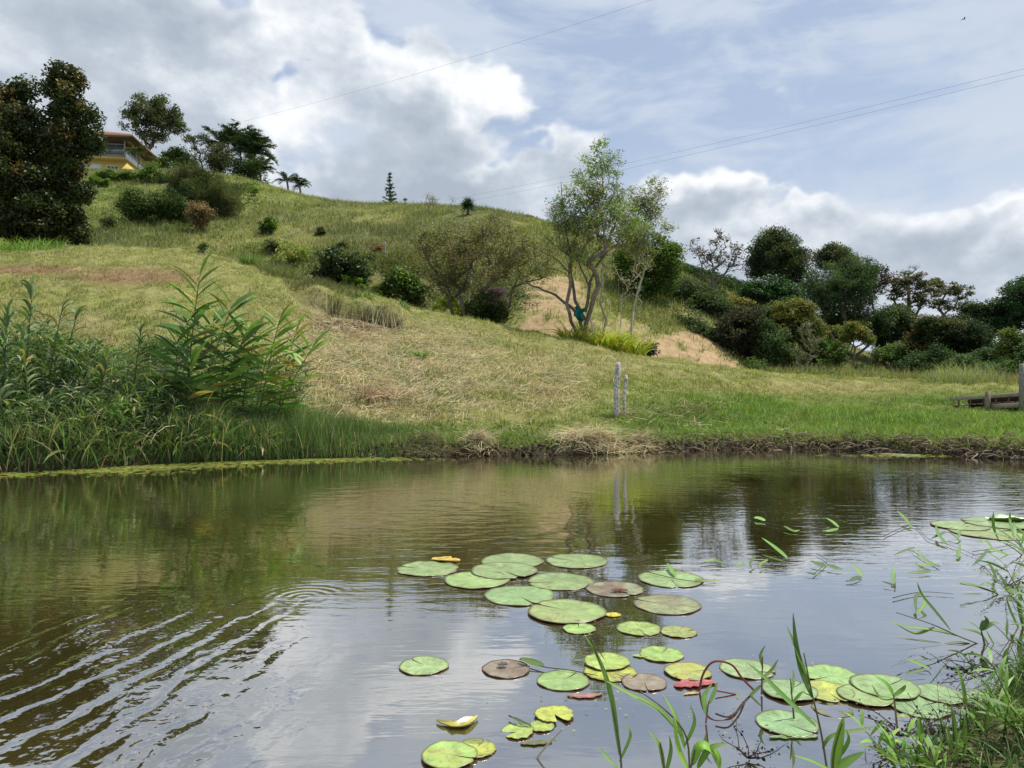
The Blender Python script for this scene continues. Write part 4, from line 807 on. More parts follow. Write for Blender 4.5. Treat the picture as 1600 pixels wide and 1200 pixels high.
# hedges by the house
def hedge(label, pxa, pxb, Y, h, col):
    reseed(int(pxa)); n = 4200; px = rng.uniform(pxa, pxb, n); y = Y+rng.uniform(-.5, .5, n); x = (px-800)/F*y
    z = H(x, y)+rng.random(n)**.7*h*(1+.2*np.sin(x*3)); b = G((pxa+pxb)/2, Y)
    o = MB().leaves(np.stack([x, y, z], 1), rng.uniform(.2, .4, n), jit(col, n, .3), .5, .6).build('hedge', M_leaf); tag(o, label, 'hedge')
hedge('low clipped hedge across the lawn just under the yellow wall', 150, 222, 101.5, .7, (.13, .19, .045))
hedge('dark garden hedge row on the lawn lower down the hill', 150, 214, Yof(180, 283, 90), .9, (.09, .15, .035))
hedge('short bright hedge at the left beside the dark tree', 140, 170, Yof(155, 292, 85), .8, (.15, .22, .05))

# low leafy undergrowth that ties the shrubs to the slope (uncountable)
def undergrowth():
    reseed(61); mb = MB()
    for (cx, cy, rx, ry, n, c_, h_) in ((640, 430, 110, 40, 9000, (.13, .14, .05), .45), (560, 425, 90, 28, 6000, (.09, .13, .04), .45), (245, 330, 90, 24, 9000, (.10, .15, .04), .6),
                                        (300, 300, 80, 30, 6000, (.09, .14, .04), .7), (440, 400, 80, 18, 5000, (.14, .18, .05), .35), (760, 470, 70, 26, 6000, (.10, .13, .045), .4),
                                        (1120, 490, 50, 30, 7000, (.07, .10, .035), .7), (1200, 575, 60, 12, 5000, (.08, .12, .04), .6), (1300, 585, 120, 8, 6000, (.10, .15, .045), .5), (1010, 455, 60, 30, 5000, (.10, .14, .04), .5),
                                        (700, 400, 130, 30, 5000, (.15, .15, .06), .4), (370, 300, 40, 16, 3000, (.08, .12, .04), .6)):
        k_ = n; px = cx+rng.normal(size=k_)*rx*.5; Y0 = Yof(cx, cy, 50); dY = rng.normal(size=k_)
        sl = abs(Yof(cx, cy-ry, Y0)-Yof(cx, cy+ry, Y0))/2+.5; y = np.clip(Y0+dY*sl*.6, 36, 104); x = (px-800)/F*y
        f = fbm(x, y, .55, 3); ok = f > .47; x, y, px = x[ok], y[ok], px[ok]; k_ = len(x)
        z = H(x, y)+rng.random(k_)**1.4*h_*np.clip((f[ok]-.42)*5, .2, 1.4); s_ = Y0/60
        mb.leaves(np.stack([x, y, z], 1), rng.uniform(.12, .28, k_)*s_, jit(c_, k_, .3, .1), .45, .4)
    tag(mb.build('undergrowth', M_leaf), 'low leafy undergrowth and weeds spreading between the shrubs on the hillside', 'undergrowth', kind='stuff')
undergrowth()
# ================================================================== HOUSE
def house():
    Yc = 105.0; cx = (199-800)/F*Yc; rz = R(8)
    zE = EYE+(HOR-217)/F*Yc          # eave height
    z0 = zE-6.0
    root = thing('house', 'yellow two storey house with red hipped roof and glazed upper floor on the hilltop', 'house', (cx, Yc, z0), rz=rz)
    # local axes: -x runs along the front, +y runs back. corner at origin
    Wd, Dp, mid, top = 12.0, 15.0, 2.95, 6.0
    def put(mb, name, m, par=root):
        v = np.concatenate(mb.v); me_ = build_mesh(name, v, mb.f, np.concatenate(mb.c)); me_.materials.append(m)
        o = bpy.data.objects.new(name, me_); COL.objects.link(o); o.parent = par; return o
    Yw = (.62, .46, .12); Wh = (.75, .75, .72); Br = (.10, .055, .035)
    # lower storey
    w1 = MB().box((-Wd, 0, -1.5), (0, Dp, mid), Yw); put(w1, 'lower_wall', M_paint)
    put(MB().box((-Wd-.1, -.9, mid), (.12, Dp, mid+.22), (.60, .42, .16)), 'floor_slab', M_paint)
    # upper storey: set back wall, posts, beam
    put(MB().box((-Wd, .25, mid+.22), (-.3, Dp-.2, mid+.75), Yw).box((-Wd, .25, top-.65), (-.3, Dp-.2, top-.05), Br).box((-Wd, 4.2, mid+.75), (-.35, Dp-.25, top-.65), (.55, .45, .2)), 'upper_wall', M_paint)
    for i in range(5):
        x1 = -.45-i*2.35; o = put(MB().box((x1-2.25, .30, mid+.78), (x1, .36, top-.68), (.1, .1, .1)), 'window', M_glass)
        fr = MB(); 
        for (a, b) in (((x1-2.33, .22, mid+.75), (x1-2.25, .42, top-.65)), ((x1-2.25, .22, mid+.78), (x1, .29, mid+.86)), ((x1-2.25, .22, top-.76), (x1, .29, top-.68))): fr.box(a, b, (.45, .50, .48))
        put(fr, 'frame', M_metal, o)
    for i in range(3):
        y1 = .6+i*1.2; o = put(MB().box((-.36, y1, mid+.78), (-.31, y1+1.1, top-.68), (.1, .1, .1)), 'side_window', M_glass)
    for (x, y) in ((-.1, -.7), (-5.5, -.7), (-11.5, -.7), (.05, 4.5), (.05, 9.5), (.05, 14.5)):
        put(MB().box((x-.09, y-.09, mid+.22), (x+.09, y+.09, top-.05), (.30, .27, .2)), 'veranda_post', M_wood)
    # balcony railing
    rl = MB().box((-Wd, -.84, mid+1.12), (0, -.78, mid+1.18), (.35, .33, .28)).box((.0, -.84, mid+1.12), (.06, Dp*.6, mid+1.18), (.6, .6, .58))
    for i in range(48): rl.box((-i*.25-.1, -.83, mid+.22), (-i*.25-.07, -.79, mid+1.12), (.35, .33, .28))
    for i in range(36): rl.box((.01, -.7+i*.25, mid+.22), (.05, -.66+i*.25, mid+1.12), (.7, .7, .68))
    put(rl, 'railing', M_metal)
    put(MB().box((.12, -.9, mid+.0), (.2, Dp*.7, mid+.75), Wh), 'balcony_parapet', M_paint)
    # planter boxes over the slab
    # ground floor openings
    for (xa, xb, za, zb, nm, c_) in ((-2.6, -1.2, .95, 2.1, 'window', (.1, .1, .1)), (-7.4, -5.6, .2, 2.3, 'window', (.1, .1, .1))):
        o = put(MB().box((xa, -.03, za), (xb, .03, zb), c_), nm, M_glass)
        fr = MB().box((xa-.08, -.09, za-.08), (xb+.08, .02, za), Wh).box((xa-.08, -.09, zb), (xb+.08, .02, zb+.08), Wh).box((xa-.08, -.09, za), (xa, .02, zb), Wh).box((xb, -.09, za), (xb+.08, .02, zb), Wh)
        for q in (.33, .66): fr.box((xa+(xb-xa)*q-.03, -.08, za), (xa+(xb-xa)*q+.03, -.035, zb), Wh)
        put(fr, 'frame', M_metal, o)
    put(MB().box((-4.9, -.06, 0), (-3.3, -.01, 2.3), (.62, .70, .74)), 'door', M_paint)
    # hipped roof with thickness and ribs
    e = 1.5; x0, x1, y0, y1 = -Wd-e, e-.2, -e-.6, Dp+e; zt = top+2.3; zr = top
    rd = [(x0, y0, zr), (x1, y0, zr), (x1, y1, zr), (x0, y1, zr), ((x0+x1)/2, y0+6.2, zt), ((x0+x1)/2, y1-6.2, zt)]
    lo = [(a, b, c-.22) for a, b, c in rd]
    mb = MB().add(rd+lo, [[(0, 1, 4), (2, 3, 5), (7, 6, 10), (9, 8, 11)], [(1, 2, 5, 4), (3, 0, 4, 5), (8, 7, 10, 11), (6, 9, 11, 10), (1, 0, 6, 7), (2, 1, 7, 8), (3, 2, 8, 9), (0, 3, 9, 6)]], (.27, .135, .10))
    rf = put(mb, 'roof', M_roof)
    rb_ = MB(); rc = (.32, .16, .115)
    n = 44
    for i in range(1, n):
        x = x0+(x1-x0)*i/n; k_ = 1-abs(i/n-.5)*2; rb_.beam((x, y0, zr+.02), (x, y0+6.2*k_, zr+.02+(zt-zr)*k_), .1, .07, rc)
    for i in range(1, 60):
        y = y0+(y1-y0)*i/60; k_ = min(1, min(y-y0, y1-y)/6.2); rb_.beam((x1, y, zr+.02), (x1+((x0+x1)/2-x1)*k_, y, zr+.02+(zt-zr)*k_), .1, .07, rc)
    put(rb_, 'tile_ribs', M_roof, rf)
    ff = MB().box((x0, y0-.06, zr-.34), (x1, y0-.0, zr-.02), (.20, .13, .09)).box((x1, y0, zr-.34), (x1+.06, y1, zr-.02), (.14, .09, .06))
    put(ff, 'fascia', M_wood)
    put(MB().box((x0+.05, y0+.05, zr-.40), (x1-.05, y1-.05, zr-.34), (.10, .06, .04)), 'soffit', M_wood)
house()
# ---- fence posts on the ridge
for i, px in enumerate([420, 427, 434, 441, 455, 461, 474, 481, 490, 499, 508, 521]):
    reseed(px); y = 99-(px-420)*.07; b = G(px, y); h_ = 1.05+.2*rng.random()
    o = MB().tube([b-[0, 0, .3], b+[.02, 0, h_*.5], b+[rng.normal()*.06, 0, h_]], [.075, .07, .06], (.13, .11, .09), 6).build('fence_post', M_wood)
    tag(o, ORD[i]+' dark wooden post from the left in the fence running down the ridge', 'post', 'fence posts along the ridge')
b = G(601, 54); pole_px('wooden_post', 'thin weathered post with a dark cap on the hillside by the orange bush', 'post', b-[0, 0, .1], b+[.03, 0, 1.15], .06, .05, (.32, .28, .22))
b = G(777, 80); 
# ---- stakes on the bank
b1 = w3(962, 640, 18); b1 = np.array([b1[0], 18, H(b1[0], 18)]); b2 = np.array([(974-800)/F*18.2, 18.2, H((974-800)/F*18.2, 18.2)])
def stake(label, b, hh, r, lean, seed):
    reseed(seed); n = 12; q = np.linspace(0, 1, n)
    P = b[None]+np.stack([lean*q+.012*np.sin(q*9), 0*q, hh*q-.15*(1-q)], 1)
    r_ = r*(1+rng.normal(size=n)*.09); r_[-1] *= .75
    mb = MB().tube(P, r_, (.40, .385, .35), 9)
    o = mb.build('wooden_stake', M_birch); return tag(o, label, 'stake')
def birch():
    m = bpy.data.materials.new('lichened_bark'); m.use_nodes = True; t = NT(m.node_tree)
    p = t.n('ShaderNodeNewGeometry').outputs['Position']
    n = t.n('ShaderNodeTexNoise', {'Vector': t.v('MULTIPLY', p, (1, 1, .8)), 'Scale': 22.0, 'Detail': 5.0, 'Roughness': .7}).outputs[0]
    c = t.mix(t.mr(n, .44, .60), (.26, .23, .19), (.70, .68, .62))
    bp = t.n('ShaderNodeBump', {'Height': n, 'Strength': 1.0, 'Distance': .02}).outputs[0]
    s = t.n('ShaderNodeBsdfPrincipled', {'Base Color': c, 'Roughness': .9, 'Normal': bp}); t.n('ShaderNodeOutputMaterial', {0: s.outputs[0]}); return m
M_birch = birch()
stake('taller of two lichen white wooden stakes standing on the pond bank', b1, 1.30, .068, .05, 3)
stake('shorter thinner stake just right of the taller white stake', b2, .98, .042, .06, 4)
# ---- footbridge at the right edge
def bridge():
    A = w3(1484, 624, 24.5); D_ = w3(1760, 602, 22.0); d = (D_-A); L = np.linalg.norm(d); u = d/L; nrm = np.array([-u[1], u[0], 0]); wd = 1.3
    if nrm[1] < 0: nrm = -nrm
    root = thing('footbridge', 'low weathered wooden footbridge reaching in from the right edge over the lawn', 'bridge', A)
    Wc = (.26, .22, .17)
    MB().beam(A, A+u*L, .10, .09, (.34, .30, .24)).build('top_rail', M_wood, root)
    MB().beam(A+u*1.15-[0, 0, .33], A+u*L-[0, 0, .38], .12, .15, (.38, .34, .25)).build('side_beam', M_wood, root)
    MB().beam(A+nrm*wd, A+u*L+nrm*wd, .10, .09, Wc).build('top_rail', M_wood, root)
    MB().beam(A+nrm*wd+u*1.1-[0, 0, .33], A+u*L+nrm*wd-[0, 0, .38], .12, .14, Wc).build('side_beam', M_wood, root)
    reseed(8); mb = MB(); n = int(L/.17)
    for i in range(n):
        p = A+u*(.15+i*.17)-[0, 0, .22+.05*i/n]; mb.beam(p+nrm*.06, p+nrm*(wd-.06), .14, .03, np.array((.13, .10, .075))*rng.uniform(.7, 1.3))
    mb.build('deck_planks', M_wood, root)
    mb = MB()
    for i in range(n//2):
        p = A+u*(.25+i*.34); mb.beam(p-[0, 0, .05], p-[0, 0, .33]+u*rng.normal()*.02, .05, .03, np.array((.15, .10, .075))*rng.uniform(.6, 1.6))
    mb.build('balusters', M_wood, root)
    o_ = nrm*.35-np.array([0, 0, .19]); MB().beam(A+u*.5+o_, A+u*L+o_, .04, .26, (.03, .02, .015)).build('gap_shade_board', M_wood, root)  # added dark board standing in for the shade between the beams
    p = w3(1543, 612, 23.9); p = p-nrm*.12; MB().tube([p-[0, 0, .65], p-[0, 0, .3], p+[.01, 0, .02]], [.09, .085, .075], (.22, .18, .13), 8).build('post', M_wood, root)
    p = w3(1598, 568, 23.3)-nrm*.1; gz = H(p[0], p[1]); MB().tube([[p[0], p[1], gz-.3], p-[0, 0, .5], p], [.105, .10, .09], (.24, .23, .20), 8).build('post', M_wood, root)
bridge()
# ---- overhead cables
def cable(label, a, b, sag, r=.010):
    q = np.linspace(0, 1, 30)[:, None]; P = np.array(a)*(1-q)+np.array(b)*q; P[:, 2] -= sag*4*(q*(1-q))[:, 0]
    tag(MB().tube(P, r, (.22, .23, .25), 5).build('power_cable', M_metal), label, 'cable', 'overhead cables')
cable('upper of two parallel thin cables crossing the sky at the right', w3(1750, 70, 55), w3(560, 335, 170), 1.2)
cable('lower of two parallel thin cables crossing the sky at the right', w3(1750, 80, 55), w3(560, 343, 170), 1.2)
cable('single thin cable slanting across the top of the big cloud', w3(1130, -38, 55), w3(243, 220, 121), 1.0, .009)
# ---- bird
def bird():
    c = w3(1506, 30, 80); mb = MB()
    mb.tube([c+[-.16, 0, 0], c+[-.08, 0, .0], c+[.04, 0, .01], c+[.14, 0, .03], c+[.19, 0, .03]], [.01, .04, .05, .035, .012], (.03, .03, .03), 8)
    for s_ in (-1, 1):
        v = [c+[.08, 0, .03], c+[-.06, 0, .03], c+[-.07, s_*.22, .12], c+[.05, s_*.2, .13], c+[-.10, s_*.42, .06]]
        v = np.array(v); mb.add(np.concatenate([v, v-[0, 0, .008]]), [[(0, 1, 2, 3), (8, 7, 6, 5)], [(3, 2, 4), (9, 7, 8)]], (.03, .03, .03))
    tag(mb.build('bird', M_metal), 'tiny dark bird flying high in the upper right of the sky', 'bird')
bird()
# ================================================================== POND BANK PLANTS
def yshore(px): return float(np.interp(px, PXT, F1Y))
def ys_arr(px): return np.interp(px, PXT, F1Y)
def bankgrass(name, label, n, p0, p1, d0, d1, hl, wd, col, droop=(.4, 1.6), K=5, prof='grass', power=1, tilt=(.02, .75), hfun=None, dryf=.08, dens=None, m=None):
    reseed(sum(map(ord, label)) % 9973)
    px = rng.uniform(p0, p1, n); y = ys_arr(px)+d0+(d1-d0)*rng.random(n)**power
    x = (px-800)/F*y; z = np.maximum(H(x, y), -.04)-.02
    L = rng.uniform(*hl, n)*(.35+1.3*fbm(x, y, 1.3, 3))
    if hfun is not None: L = L*hfun(px, y-ys_arr(px))
    ok = L > .03
    if dens is not None: ok &= rng.random(n) < dens(px, y-ys_arr(px), x, y)
    c = jit(col, n, .28, .08); c[rng.random(n) < dryf] = (.44, .37, .21); pl = rng.random(n) < .12; c[pl] *= 1.7  # a share of blades coloured paler, as painted highlights
    px, x, y, z, L, c = px[ok], x[ok], y[ok], z[ok], L[ok], c[ok]; k_ = len(x)
    o = MB().ribbons(np.stack([x, y, z], 1), rng.uniform(0, 6.28, k_), rng.uniform(*tilt, k_), L, rng.uniform(*wd, k_), rng.uniform(*droop, k_), c, K, prof, .8).build(name, m or M_grass)
    tag(o, label, 'grass', kind='stuff')
lt = lambda px, d: sst(px, 610, 330)*.75+.25
bankgrass('bank_weeds', 'thick tangled green weeds and grass on the steep left pond bank', 30000, -140, 470, .0, 4.2, (.35, .95), (.012, .034), (.11, .16, .055), hfun=lambda px, d: (.55+.45*sst(px, 520, 150))*(1-.55*sst(d, 2.2, 4.2)), dens=lambda px, d, x, y: 1-.85*sst(px, 200, 420)*sst(d, 1.4, 2.6), dryf=.14)
bankgrass('bank_weeds', 'broad leaved weeds among the tangled grass of the left bank', 8500, -140, 420, .1, 4.0, (.28, .6), (.035, .07), (.12, .19, .06), droop=(.8, 2.2), prof='lance', hfun=lambda px, d: 1.15-.3*sst(d, 2, 4), tilt=(.2, 1.4), dens=lambda px, d, x, y: .3+.7*sst(fbm(x, y, .8, 2), .4, .6))
def tangle(name, label, n, p0, p1, d0, d1, hh, LL, ww, col, dark):
    reseed(n); px = rng.uniform(p0, p1, n); d = rng.uniform(d0, d1, n); y = ys_arr(px)+d; x = (px-800)/F*y
    f = .5*fbm(x, y, .55, 2)+.5*fbm(x+5, y+9, 1.7, 3); top = hh*np.clip((f-.30)*3.2, .1, 1.5)*(.45+.55*sst(px, 470, 260))*sst(d, -.2, .5)
    ok = (rng.random(n) > .85*sst(px, 330, 470)*sst(d, 1.2, 2.2)) ; px, x, y, top, f = px[ok], x[ok], y[ok], top[ok], f[ok]; k_ = len(px)
    q = rng.random(k_)**.7; z = np.maximum(H(x, y), 0)+top*q
    c = jit(col, k_, .3, .09); b_ = fbm(x, y, 2.3, 2) > .55; c[b_] = jit(dark, b_.sum(), .3, .08); pl = rng.random(k_) < .06; c[pl] = (.40, .38, .22)
    tag(MB().ribbons(np.stack([x, y, z], 1), rng.uniform(0, 6.28, k_), rng.uniform(.2, 1.5, k_), rng.uniform(*LL, k_), rng.uniform(*ww, k_), rng.uniform(.5, 1.8, k_), c, 4, 'lance', .8).build(name, M_grass), label, 'weeds', kind='stuff')
tangle('weed_tangle', 'dense dark leafy tangle of weeds heaped along the left bank', 30000, -140, 480, .15, 4.3, .88, (.14, .38), (.018, .045), (.12, .19, .06), (.05, .09, .035))
bankgrass('arching_weeds', 'long arching pale green weeds over the left bank tangle', 9000, -140, 350, .5, 3.4, (.7, 1.25), (.016, .034), (.15, .21, .075), droop=(1.3, 2.6), tilt=(.05, .9), K=6, dryf=.16)
bankgrass('bank_reeds', 'fine upright green grass along the water left of centre', 15000, 260, 680, -.05, 1.5, (.35, .75), (.008, .016), (.12, .19, .06), droop=(.1, .8), tilt=(0, .3), hfun=lambda px, d: (.35+.65*sst(px, 640, 470))*(1-.4*sst(d, .7, 1.5)))
bankgrass('lawn_long_grass', 'long bright green grass blades on the low right lawn', 46000, 940, 1680, .35, 6.5, (.10, .24), (.010, .018), (.17, .27, .055), droop=(.2, 1.2), K=3, power=1.3, hfun=lambda px, d: .5+.5*sst(px, 960, 1200), dens=lambda px, d, x, y: .35+.65*sst(fbm(x, y, 1.1, 3), .35, .6))
bankgrass('bank_lip_grass', 'short green grass hanging over the lip of the pond bank', 16000, 560, 1680, .12, .8, (.10, .26), (.008, .016), (.15, .22, .055), droop=(.6, 2.0), K=4)
bankgrass('bank_dry_grass', 'dead straw coloured stems hanging into the water along the bank', 6000, 420, 1680, .0, .5, (.14, .36), (.006, .012), (.33, .27, .16), droop=(.8, 2.4), tilt=(.2, 1.3), dryf=.5, m=M_dry, dens=lambda px, d, x, y: .25+.75*sst(fbm(x, y, 1.2, 2), .45, .6))
# loose straw and cut twigs lying on the slope (uncountable)
def litter(name, label, n, p0, p1, y0, y1, L, w, col, dens=None):
    reseed(sum(map(ord, label)) % 9973); px = rng.uniform(p0, p1, n); y = rng.uniform(y0, y1, n); x = (px-800)/F*y; z = H(x, y)
    v = HOR-F*(z-EYE)/y; ok = z > .15
    if dens is not None: ok &= rng.random(n) < dens(px, v)
    x, y, z = x[ok], y[ok], z[ok]; k_ = len(x); a = rng.uniform(0, 3.14, k_); l = rng.uniform(*L, k_)
    x2 = x+np.cos(a)*l; y2 = y+np.sin(a)*l; h1 = rng.uniform(.02, .07, k_); h2 = rng.uniform(.02, .10, k_)
    ww = rng.uniform(*w, k_)
    MB().cones(np.stack([x, y, z+h1], 1), np.stack([x2, y2, H(x2, y2)+h2], 1), ww, ww*.6, jit(col, k_, .25, .06), 3).build(name, M_dry)
    tag(bpy.data.objects[name], label, 'straw', kind='stuff')
litter('straw_litter', 'dry cut straw and twigs strewn over the slope', 34000, 380, 1150, 14.8, 27, (.06, .40), (.004, .008), (.56, .475, .28),
       dens=lambda px, v: np.maximum.reduce([ell(px, v, 600, 585, 180, 75), ell(px, v, 830, 600, 90, 45)*.6, ell(px, v, 540, 530, 110, 40), .06+0*px]))
litter('straw_litter_left', 'dry cut straw on the slope behind the left bank weeds', 12000, -60, 480, 16, 30, (.06, .3), (.003, .006), (.40, .32, .19), dens=lambda px, v: np.maximum(ell(px, v, 90, 530, 90, 40), .1))
# straw heaps at the water edge
def heap(label, px, d, rx, n, L, col, hh=.25, m=None, name='straw_heap', cat='straw', w=(.005, .009)):
    reseed(sum(map(ord, label)) % 9973); y0 = yshore(px)+d; c = np.array([(px-800)/F*y0, y0]); s_ = y0/F
    x = c[0]+rng.normal(size=n)*rx*s_*.5; y = c[1]+rng.normal(size=n)*.16
    z = np.maximum(H(x, y), .0)+rng.random(n)*hh*np.exp(-((x-c[0])/(rx*s_))**2)
    o = MB().ribbons(np.stack([x, y, z], 1), rng.uniform(0, 6.28, n), rng.uniform(.9, 1.7, n), rng.uniform(*L, n), rng.uniform(*w, n)*1.6, rng.uniform(.1, 1.4, n), jit(col, n, .25, .06), 4).build(name, m or M_dry)
    tag(o, label, cat)
heap('broad heap of pale dead grass spilling over the bank below the stakes', 925, .25, 60, 1500, (.25, .7), (.50, .42, .27), .22)
heap('small heap of pale dead grass on the bank left of the broad heap', 748, .25, 24, 500, (.2, .5), (.46, .38, .24), .25)
heap('dark brown dead grass clump at the waterline near the middle of the bank', 665, .18, 26, 380, (.2, .45), (.20, .16, .10), .18)
heap('tangle of dead stems right of the broad pale heap', 1000, .22, 26, 360, (.2, .5), (.38, .31, .19), .15)
heap('scattered cut stems lying on the grass below the dark hollow right of the stakes', 1060, 2.3, 60, 90, (.3, .8), (.40, .32, .2), .05)
heap('pale cut twigs lying on the right lawn', 1215, 1.3, 45, 60, (.3, .7), (.55, .48, .33), .05)
heap('bundle of long cut sticks on the slope behind the fine upright grass', 590, 3.2, 40, 260, (.4, 1.0), (.40, .29, .2), .10, w=(.008, .014))
heap('dry twig bundle at the foot of the two white stakes', 975, 2.6, 14, 110, (.2, .6), (.42, .34, .22), .12)
heap('line of fallen dry stems across the middle of the slope', 850, 4.3, 60, 120, (.4, 1.0), (.44, .34, .22), .05)
# tangled roots and clods in the right bank face
def roots():
    reseed(21); mb = MB(); n = 420
    for i in range(n):
        px = rng.uniform(1060, 1680) if i % 3 else rng.uniform(1290, 1600); y = yshore(px)+rng.uniform(-.05, .40); x = (px-800)/F*y; z = max(H(x, y), -.02)+rng.uniform(0, .10)
        L = rng.uniform(.12, .5); a = rng.uniform(0, 6.28); q = np.linspace(0, 1, 5)
        P = np.stack([x+np.cos(a)*L*q+rng.normal(size=5)*.02, y+np.sin(a)*L*.4*q, z+np.sin(q*3)*.09*rng.random()-q*rng.uniform(-.1, .18)], 1)
        mb.tube(P, np.linspace(.012, .004, 5)*rng.uniform(.5, 1.6), np.array((.13, .10, .07))*rng.uniform(.5, 2.4), 4)
    tag(mb.build('bank_roots', M_bark), 'tangled roots and broken stems sticking out of the right bank face', 'roots', kind='stuff')
    mb = MB(); n = 1500; px = rng.uniform(560, 1680, n); y = ys_arr(px)+rng.uniform(-.02, .35, n); x = (px-800)/F*y; z = np.maximum(H(x, y), 0)
    s = rng.uniform(.015, .07, n)
    o_ = np.array([(1, 0, 0), (-1, 0, 0), (0, 1, 0), (0, -1, 0), (0, 0, 1), (0, 0, -1)], float)
    v = np.stack([x, y, z], 1)[:, None]+o_[None]*s[:, None, None]*rng.uniform(.5, 1.3, (n, 6, 1))
    f = np.array([(0, 2, 4), (2, 1, 4), (1, 3, 4), (3, 0, 4), (2, 0, 5), (1, 2, 5), (3, 1, 5), (0, 3, 5)])
    mb.add(v.reshape(-1, 3), [(f[None]+np.arange(n)[:, None, None]*6).reshape(-1, 3)], np.repeat(jit((.07, .053, .034), n, .4), 6, 0))
    tag(mb.build('bank_clods', M_soil), 'dark mud clods crumbling along the waterline', 'soil', kind='stuff')
roots()
# ---- ginger like plants: upright cane with two ranks of long leaves
def ginger(label, px, d, top, nleaf, LL, lw, col, seed, group='tall ginger like plants on the left bank', rank=0.2, name='ginger_plant', t0=.18, bend=.45, yel=.12, tl0=1.2):
    nleaf = int(nleaf*1.5); LL *= 1.12
    reseed(seed); y = yshore(px)+d; b = np.array([(px-800)/F*y, y, 0]); b[2] = max(H(b[0], y), 0)-.05
    tp = w3(top[0], top[1], y-.25); root = thing(name, label, 'plant', b, group)
    q = np.linspace(0, 1, 12); P = b[None]*(1-q)[:, None]+tp[None]*q[:, None]; P[:, 0] += (tp[0]-b[0])*(q**1.6-q)*.6
    MB().tube(P, np.linspace(.018, .007, 12), (.10, .13, .04), 6).build('stem', M_gloss, root)
    tt = np.linspace(t0, 1.0, nleaf); bs = np.stack([np.interp(tt, q, P[:, k_]) for k_ in range(3)], 1)
    sd = np.where(np.arange(nleaf) % 2 == 0, 0, math.pi); az = rank+sd+rng.normal(size=nleaf)*.32
    tilt = tl0-.75*tt**4+rng.normal(size=nleaf)*.14; L = LL*(.75+.35*np.sin(tt*2.6))*rng.uniform(.85, 1.1, nleaf)
    cc = jit(col, nleaf, .16, .06); yl_ = rng.random(nleaf) < yel; cc[yl_] = (.38, .30, .07)
    lb = MB(); lb.ribbons(bs, az, tilt, L, lw*1.35*rng.uniform(.8, 1.15, nleaf), bend+rng.random(nleaf)*.35, cc, 7, 'lance', .45)
    lb.build('foliage', M_gloss, root)
GC = (.11, .215, .045)
ginger('tallest ginger like plant with a fan of long dark leaves on the left bank', 288, 1.15, (312, 432), 26, .62, .085, GC, 1, t0=.2)
ginger('ginger like cane leaning right from the middle of the left bank group', 305, .95, (362, 478), 24, .66, .085, (.10, .19, .04), 2)
ginger('ginger like cane behind the tallest one, leaning slightly left', 300, 1.5, (292, 500), 20, .6, .08, GC, 3)
ginger('short dense ginger like cane in the heart of the group, arching low', 330, 1.05, (385, 520), 24, .62, .08, (.13, .23, .045), 4)
ginger('ginger like cane with bright lime leaves right of the group gap', 402, 1.0, (437, 500), 22, .55, .08, (.17, .30, .05), 5, t0=.15)
ginger('rightmost ginger like cane bending out over the straw', 425, 1.1, (487, 545), 22, .55, .075, (.19, .32, .055), 6, t0=.15)
ginger('low ginger like cane at the front right of the group', 395, .8, (420, 545), 20, .5, .075, (.14, .26, .05), 7, t0=.15)
ginger('ginger like cane on the far right behind the bending one', 432, 1.35, (462, 520), 18, .5, .075, (.16, .28, .05), 8, t0=.3)
ginger('ginger like cane in the shadow left of the group centre', 272, .9, (278, 530), 20, .55, .08, (.07, .14, .035), 9)
ginger('ginger like cane filling the centre of the group low down', 345, 1.2, (352, 530), 22, .62, .085, (.12, .22, .05), 41)
ginger('ginger like cane at the back between the tallest and the leaning one', 322, 1.6, (335, 492), 22, .6, .085, (.11, .21, .045), 42, rank=.5)
ginger('ginger like cane low at the front of the tallest one', 290, .7, (300, 565), 18, .6, .085, (.10, .19, .045), 43, rank=-.3)
ginger('ginger like cane bridging the dark and the lime coloured plants', 375, 1.25, (400, 515), 22, .58, .08, (.15, .27, .05), 44, rank=.4)
# ---- cane grasses at the far left
def cane(label, px, d, top, nleaf, LL, seed, col=(.10, .165, .055)):
    ginger(label, px, d, top, int(nleaf*1.5), LL*1.05, .036, col, seed, 'leafy canes at the far left of the bank', rng.uniform(0, 3), 'cane_grass', .1, 1.9, .06, .8)
cane('tall leafy cane with drooping tips second from the left edge', 40, 1.6, (50, 456), 20, .42, 31)
cane('leafy cane at the very left edge of the bank', 5, 1.5, (12, 492), 18, .42, 32)
cane('leafy cane leaning right with a drooping top near the left edge', 70, 1.7, (98, 478), 20, .42, 33)
cane('thin cane right of the drooping one, standing free over the straw', 85, 1.9, (122, 488), 14, .36, 34)
cane('bushy short cane below the tall ones at the left edge', 50, 1.1, (35, 520), 22, .4, 35)
cane('short cane half way between the left edge and the ginger plants', 150, 1.2, (168, 560), 20, .38, 36)
cane('short leaning cane close left of the ginger plants', 205, 1.3, (220, 520), 18, .36, 37)
cane('low cane over the water at the left end', 15, .5, (0, 620), 18, .4, 38)
# thin stems on the mown slope
def stem(label, px, Y, top, r=.012, col=(.28, .24, .14), n=8):
    b = G(px, Y); pole_px('dry_stalk', label, 'stem', b-[0, 0, .05], w3(top[0], top[1], Y), r, r*.5, col, n, .03, M_dry, None, 5)
stem('single thin dry stalk standing on the mown slope right of the large dark tree', 152, 33, (163, 360), .02)
